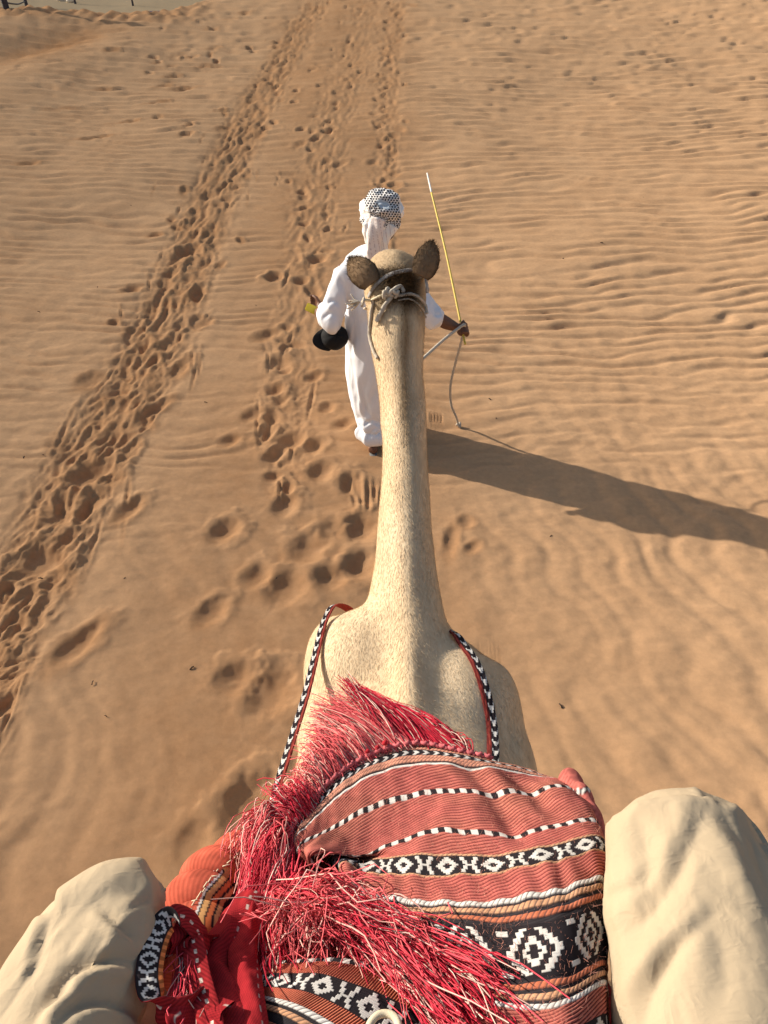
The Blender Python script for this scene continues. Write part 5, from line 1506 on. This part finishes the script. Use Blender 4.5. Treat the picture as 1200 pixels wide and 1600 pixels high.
    dm = (np.cos(PH) * np.cos(TH))[..., None] * s1 * .084 + (np.cos(PH) * np.sin(TH))[..., None] * s2 * .076 + (np.sin(PH) ** .8)[..., None] * axis * .085
    seam = .003 * np.abs(np.sin(TH * 3))[..., None] * dm / np.linalg.norm(dm, axis=2)[..., None]
    Vo = (c1 - axis * .03 + dm - .003 * 0 + seam).reshape(-1, 3); Vi = (c1 - axis * .034 + dm * .95).reshape(-1, 3)
    f = grid_faces(nv, nu, True); m = nv * nu
    i = np.arange(nu); j = (i + 1) % nu
    link('crown', mesh_np('crown', np.vstack([Vo, Vi]), [f, f[:, ::-1] + m, np.stack([j, i, i + m, j + m], 1)]), M_BLACK, k)
    bd_ = (c2 - c1); bd_ -= axis * (bd_ @ axis); bd_ /= np.linalg.norm(bd_); bs = np.cross(axis, bd_)
    rr = np.linspace(0, 1, 14); aa = np.linspace(-1.15, 1.15, 30)
    RR, AA = np.meshgrid(rr, aa)
    B = c1 - axis * .028 + (bd_ * (np.cos(AA) * (.072 + .070 * RR * np.cos(AA * .9) ** .5))[..., None]) + bs * (np.sin(AA) * (.070 + .010 * RR))[..., None] - axis * (.018 * (np.sin(AA) ** 2) * 1.2 * RR)[..., None]
    B = B.reshape(-1, 3); fb = grid_faces(30, 14)
    lp = np.array(list(range(14)) + [r_ * 14 + 13 for r_ in range(1, 30)] + [29 * 14 + c_ for c_ in range(12, -1, -1)] + [r_ * 14 for r_ in range(28, 0, -1)])
    mb = len(B); il = np.arange(len(lp)); jl = (il + 1) % len(lp)
    link('brim', mesh_np('brim', np.vstack([B, B - axis * .004]), [fb, fb[:, ::-1] + mb, np.stack([lp[jl], lp[il], lp[il] + mb, lp[jl] + mb], 1)]), M_BLACK, k)

    p = thing('phone', tuple(Py(494, 483, 4.5)), "small bright yellow phone sticking out of the man's left hand", 'phone')
    pc = Py(488, 483, 4.40)
    import mathutils
    nn_ = Vector((.15, -.80, .58)).normalized(); ll_ = Vector((.75, .15, -.55)); ll_ = (ll_ - nn_ * ll_.dot(nn_)).normalized(); ww_ = nn_.cross(ll_)
    Mx = mathutils.Matrix((ll_, ww_, nn_)).transposed()
    for nm, dims, off, mt, bev in (('case', (.085, .050, .012), 0, M_YELLOW, .004), ('screen', (.074, .042, .002), -.0066, M_EYE, .0004)):
        bm = bmesh.new(); bmesh.ops.create_cube(bm, size=1); bmesh.ops.scale(bm, vec=dims, verts=bm.verts)
        bmesh.ops.bevel(bm, geom=bm.edges[:], offset=bev, segments=2, affect='EDGES')
        bmesh.ops.translate(bm, vec=(0, 0, off), verts=bm.verts)
        bmesh.ops.rotate(bm, cent=(0, 0, 0), matrix=Mx, verts=bm.verts); bmesh.ops.translate(bm, vec=tuple(pc), verts=bm.verts)
        me = bpy.data.meshes.new(nm); bm.to_mesh(me); bm.free(); link(nm, me, mt, p)

build_handler()

# ------------------------------------------------------------------ far edge of the dune: posts, slab, stones; litter on the sand
def build_far():
    specs = [((11, 15), .075, 1.9, -.10, 'thick dark post leaning at the far left edge of the dune crest'), ((43, 12), .075, 1.9, -.14, 'thick dark post second from the left on the dune crest, leaning like its neighbour'),
             ((118, 6), .05, 1.5, -.06, 'thin dark post standing alone between the pale stones and the hollow'), ((208, 9), .045, 1.5, -.03, 'thin dark post standing on the crest right of the shaded hollow')]
    for (px, r, h, lean, lab) in specs:
        g = ground_hit(*px); z0 = float(base_height(g[0], g[1]))
        t = thing('fence_post', (g[0], g[1], z0), lab, 'post', 'posts along the far edge of the dune')
        J = np.array([(g[0], g[1], z0 - .3), (g[0] + lean * .5, g[1], z0 + h * .5), (g[0] + lean * 2, g[1], z0 + h)])
        V, F = tube(crom(J, 14), np.linspace(r, r * .85, 14), None, 12, ref=(0, 1, 0))
        V = V + (noise3(V * 9, 3) * .006)[:, None]
        link('shaft', mesh_np('shaft', V, F), M_POST, t)
        rg = [(g[0] + lean * 2 + math.cos(a) * r * 1.02, g[1] + math.sin(a) * r * 1.02, z0 + h - .12) for a in np.linspace(0, 6.28, 16)]
        V, F = tube(np.array(rg), .012, None, 6, ref=(0, 0, 1)); link('wire_tie', mesh_np('wire_tie', V, F), M_POST, t)
    # brace between the two thick posts
    a = ground_hit(11, 15); b = ground_hit(43, 12)
    V, F = tube(crom(np.array([a + [-.03, -.09, .16], (a + b) / 2 + [0, -.09, .13], b + [0, -.09, .24]]), 10), .022, None, 8)
    o = link('rail', mesh_np('rail', V, F), M_POST); tag(o, 'low dark rail tied between the two thick posts at the far left', 'rail')
    # low maroon slab beyond the crest
    g = np.array([-6.35, 26.5, 0]); z0 = float(base_height(g[0], g[1])) 
    bm = bmesh.new(); bmesh.ops.create_cube(bm, size=1); bmesh.ops.scale(bm, vec=(1.5, .9, .35), verts=bm.verts)
    bmesh.ops.bevel(bm, geom=bm.edges[:], offset=.04, segments=2, affect='EDGES'); bmesh.ops.translate(bm, vec=(g[0], g[1], z0 + .20), verts=bm.verts)
    t = thing('trough', (g[0], g[1], z0), 'low dark maroon trough lying on the plain past the crest', 'trough')
    me = bpy.data.meshes.new('shell'); bm.to_mesh(me); bm.free(); link('shell', me, M_MAROON, t)
    for s in (-1, 1):
        V, F = tube(np.array([(g[0] - .76, g[1] + s * .46, z0 + .37), (g[0] + .76, g[1] + s * .46, z0 + .37)]), .05, None, 8)
        link('rim', mesh_np('rim', V, F), M_MAROON, t)
    for (px, py, r, lab) in ((96, 1, .16, 'pale stone lying past the crest, left one of the pair by the thin post'), (110, 3, .13, 'smaller pale stone lying past the crest close to the thin post')):
        g = ground_hit(px, py); z0 = float(base_height(g[0], g[1]))
        V, F = ellipsoid((g[0], g[1], z0 + r * .35), (r * 1.5, r, r * .7), 18, 12)
        V = V + (noise3(V * 7, 5) * r * .25)[:, None]
        tag(link('stone', mesh_np('stone', V, F), M_STONE), lab, 'stone', 'pale stones past the crest')
    # scraps of twig and dung blown over the sand
    parts = []
    spots = [(145, 1068), (860, 840), (876, 1104), (300, 1045), (195, 905), (64, 905), (38, 716), (96, 762), (68, 712), (322, 630), (400, 478), (61, 488), (432, 905), (765, 625), (775, 655), (880, 405), (940, 380), (706, 463), (910, 645)]
    spots += [(RNG.uniform(0, 1190), RNG.uniform(300, 1150)) for _ in range(6)]
    for (px, py) in spots:
        g = ground_hit(px, py); a = RNG.uniform(0, 3.14); L = RNG.uniform(.005, .015)
        d = np.array([math.cos(a), math.sin(a), .15]) * L
        z = float(base_height(g[0], g[1])) + .004
        p = np.array([g[0], g[1], z])
        parts.append(tube(np.array([p - d, p + [0, 0, .004], p + d]), RNG.uniform(.002, .005), None, 5, ref=(.2, .1, 1)))
    V, F = merge(parts)
    tag(link('litter', mesh_np('litter', V, F), M_TWIG), 'tiny dark scraps of twig and dung scattered over the sand', 'litter', kind='stuff')

build_far()
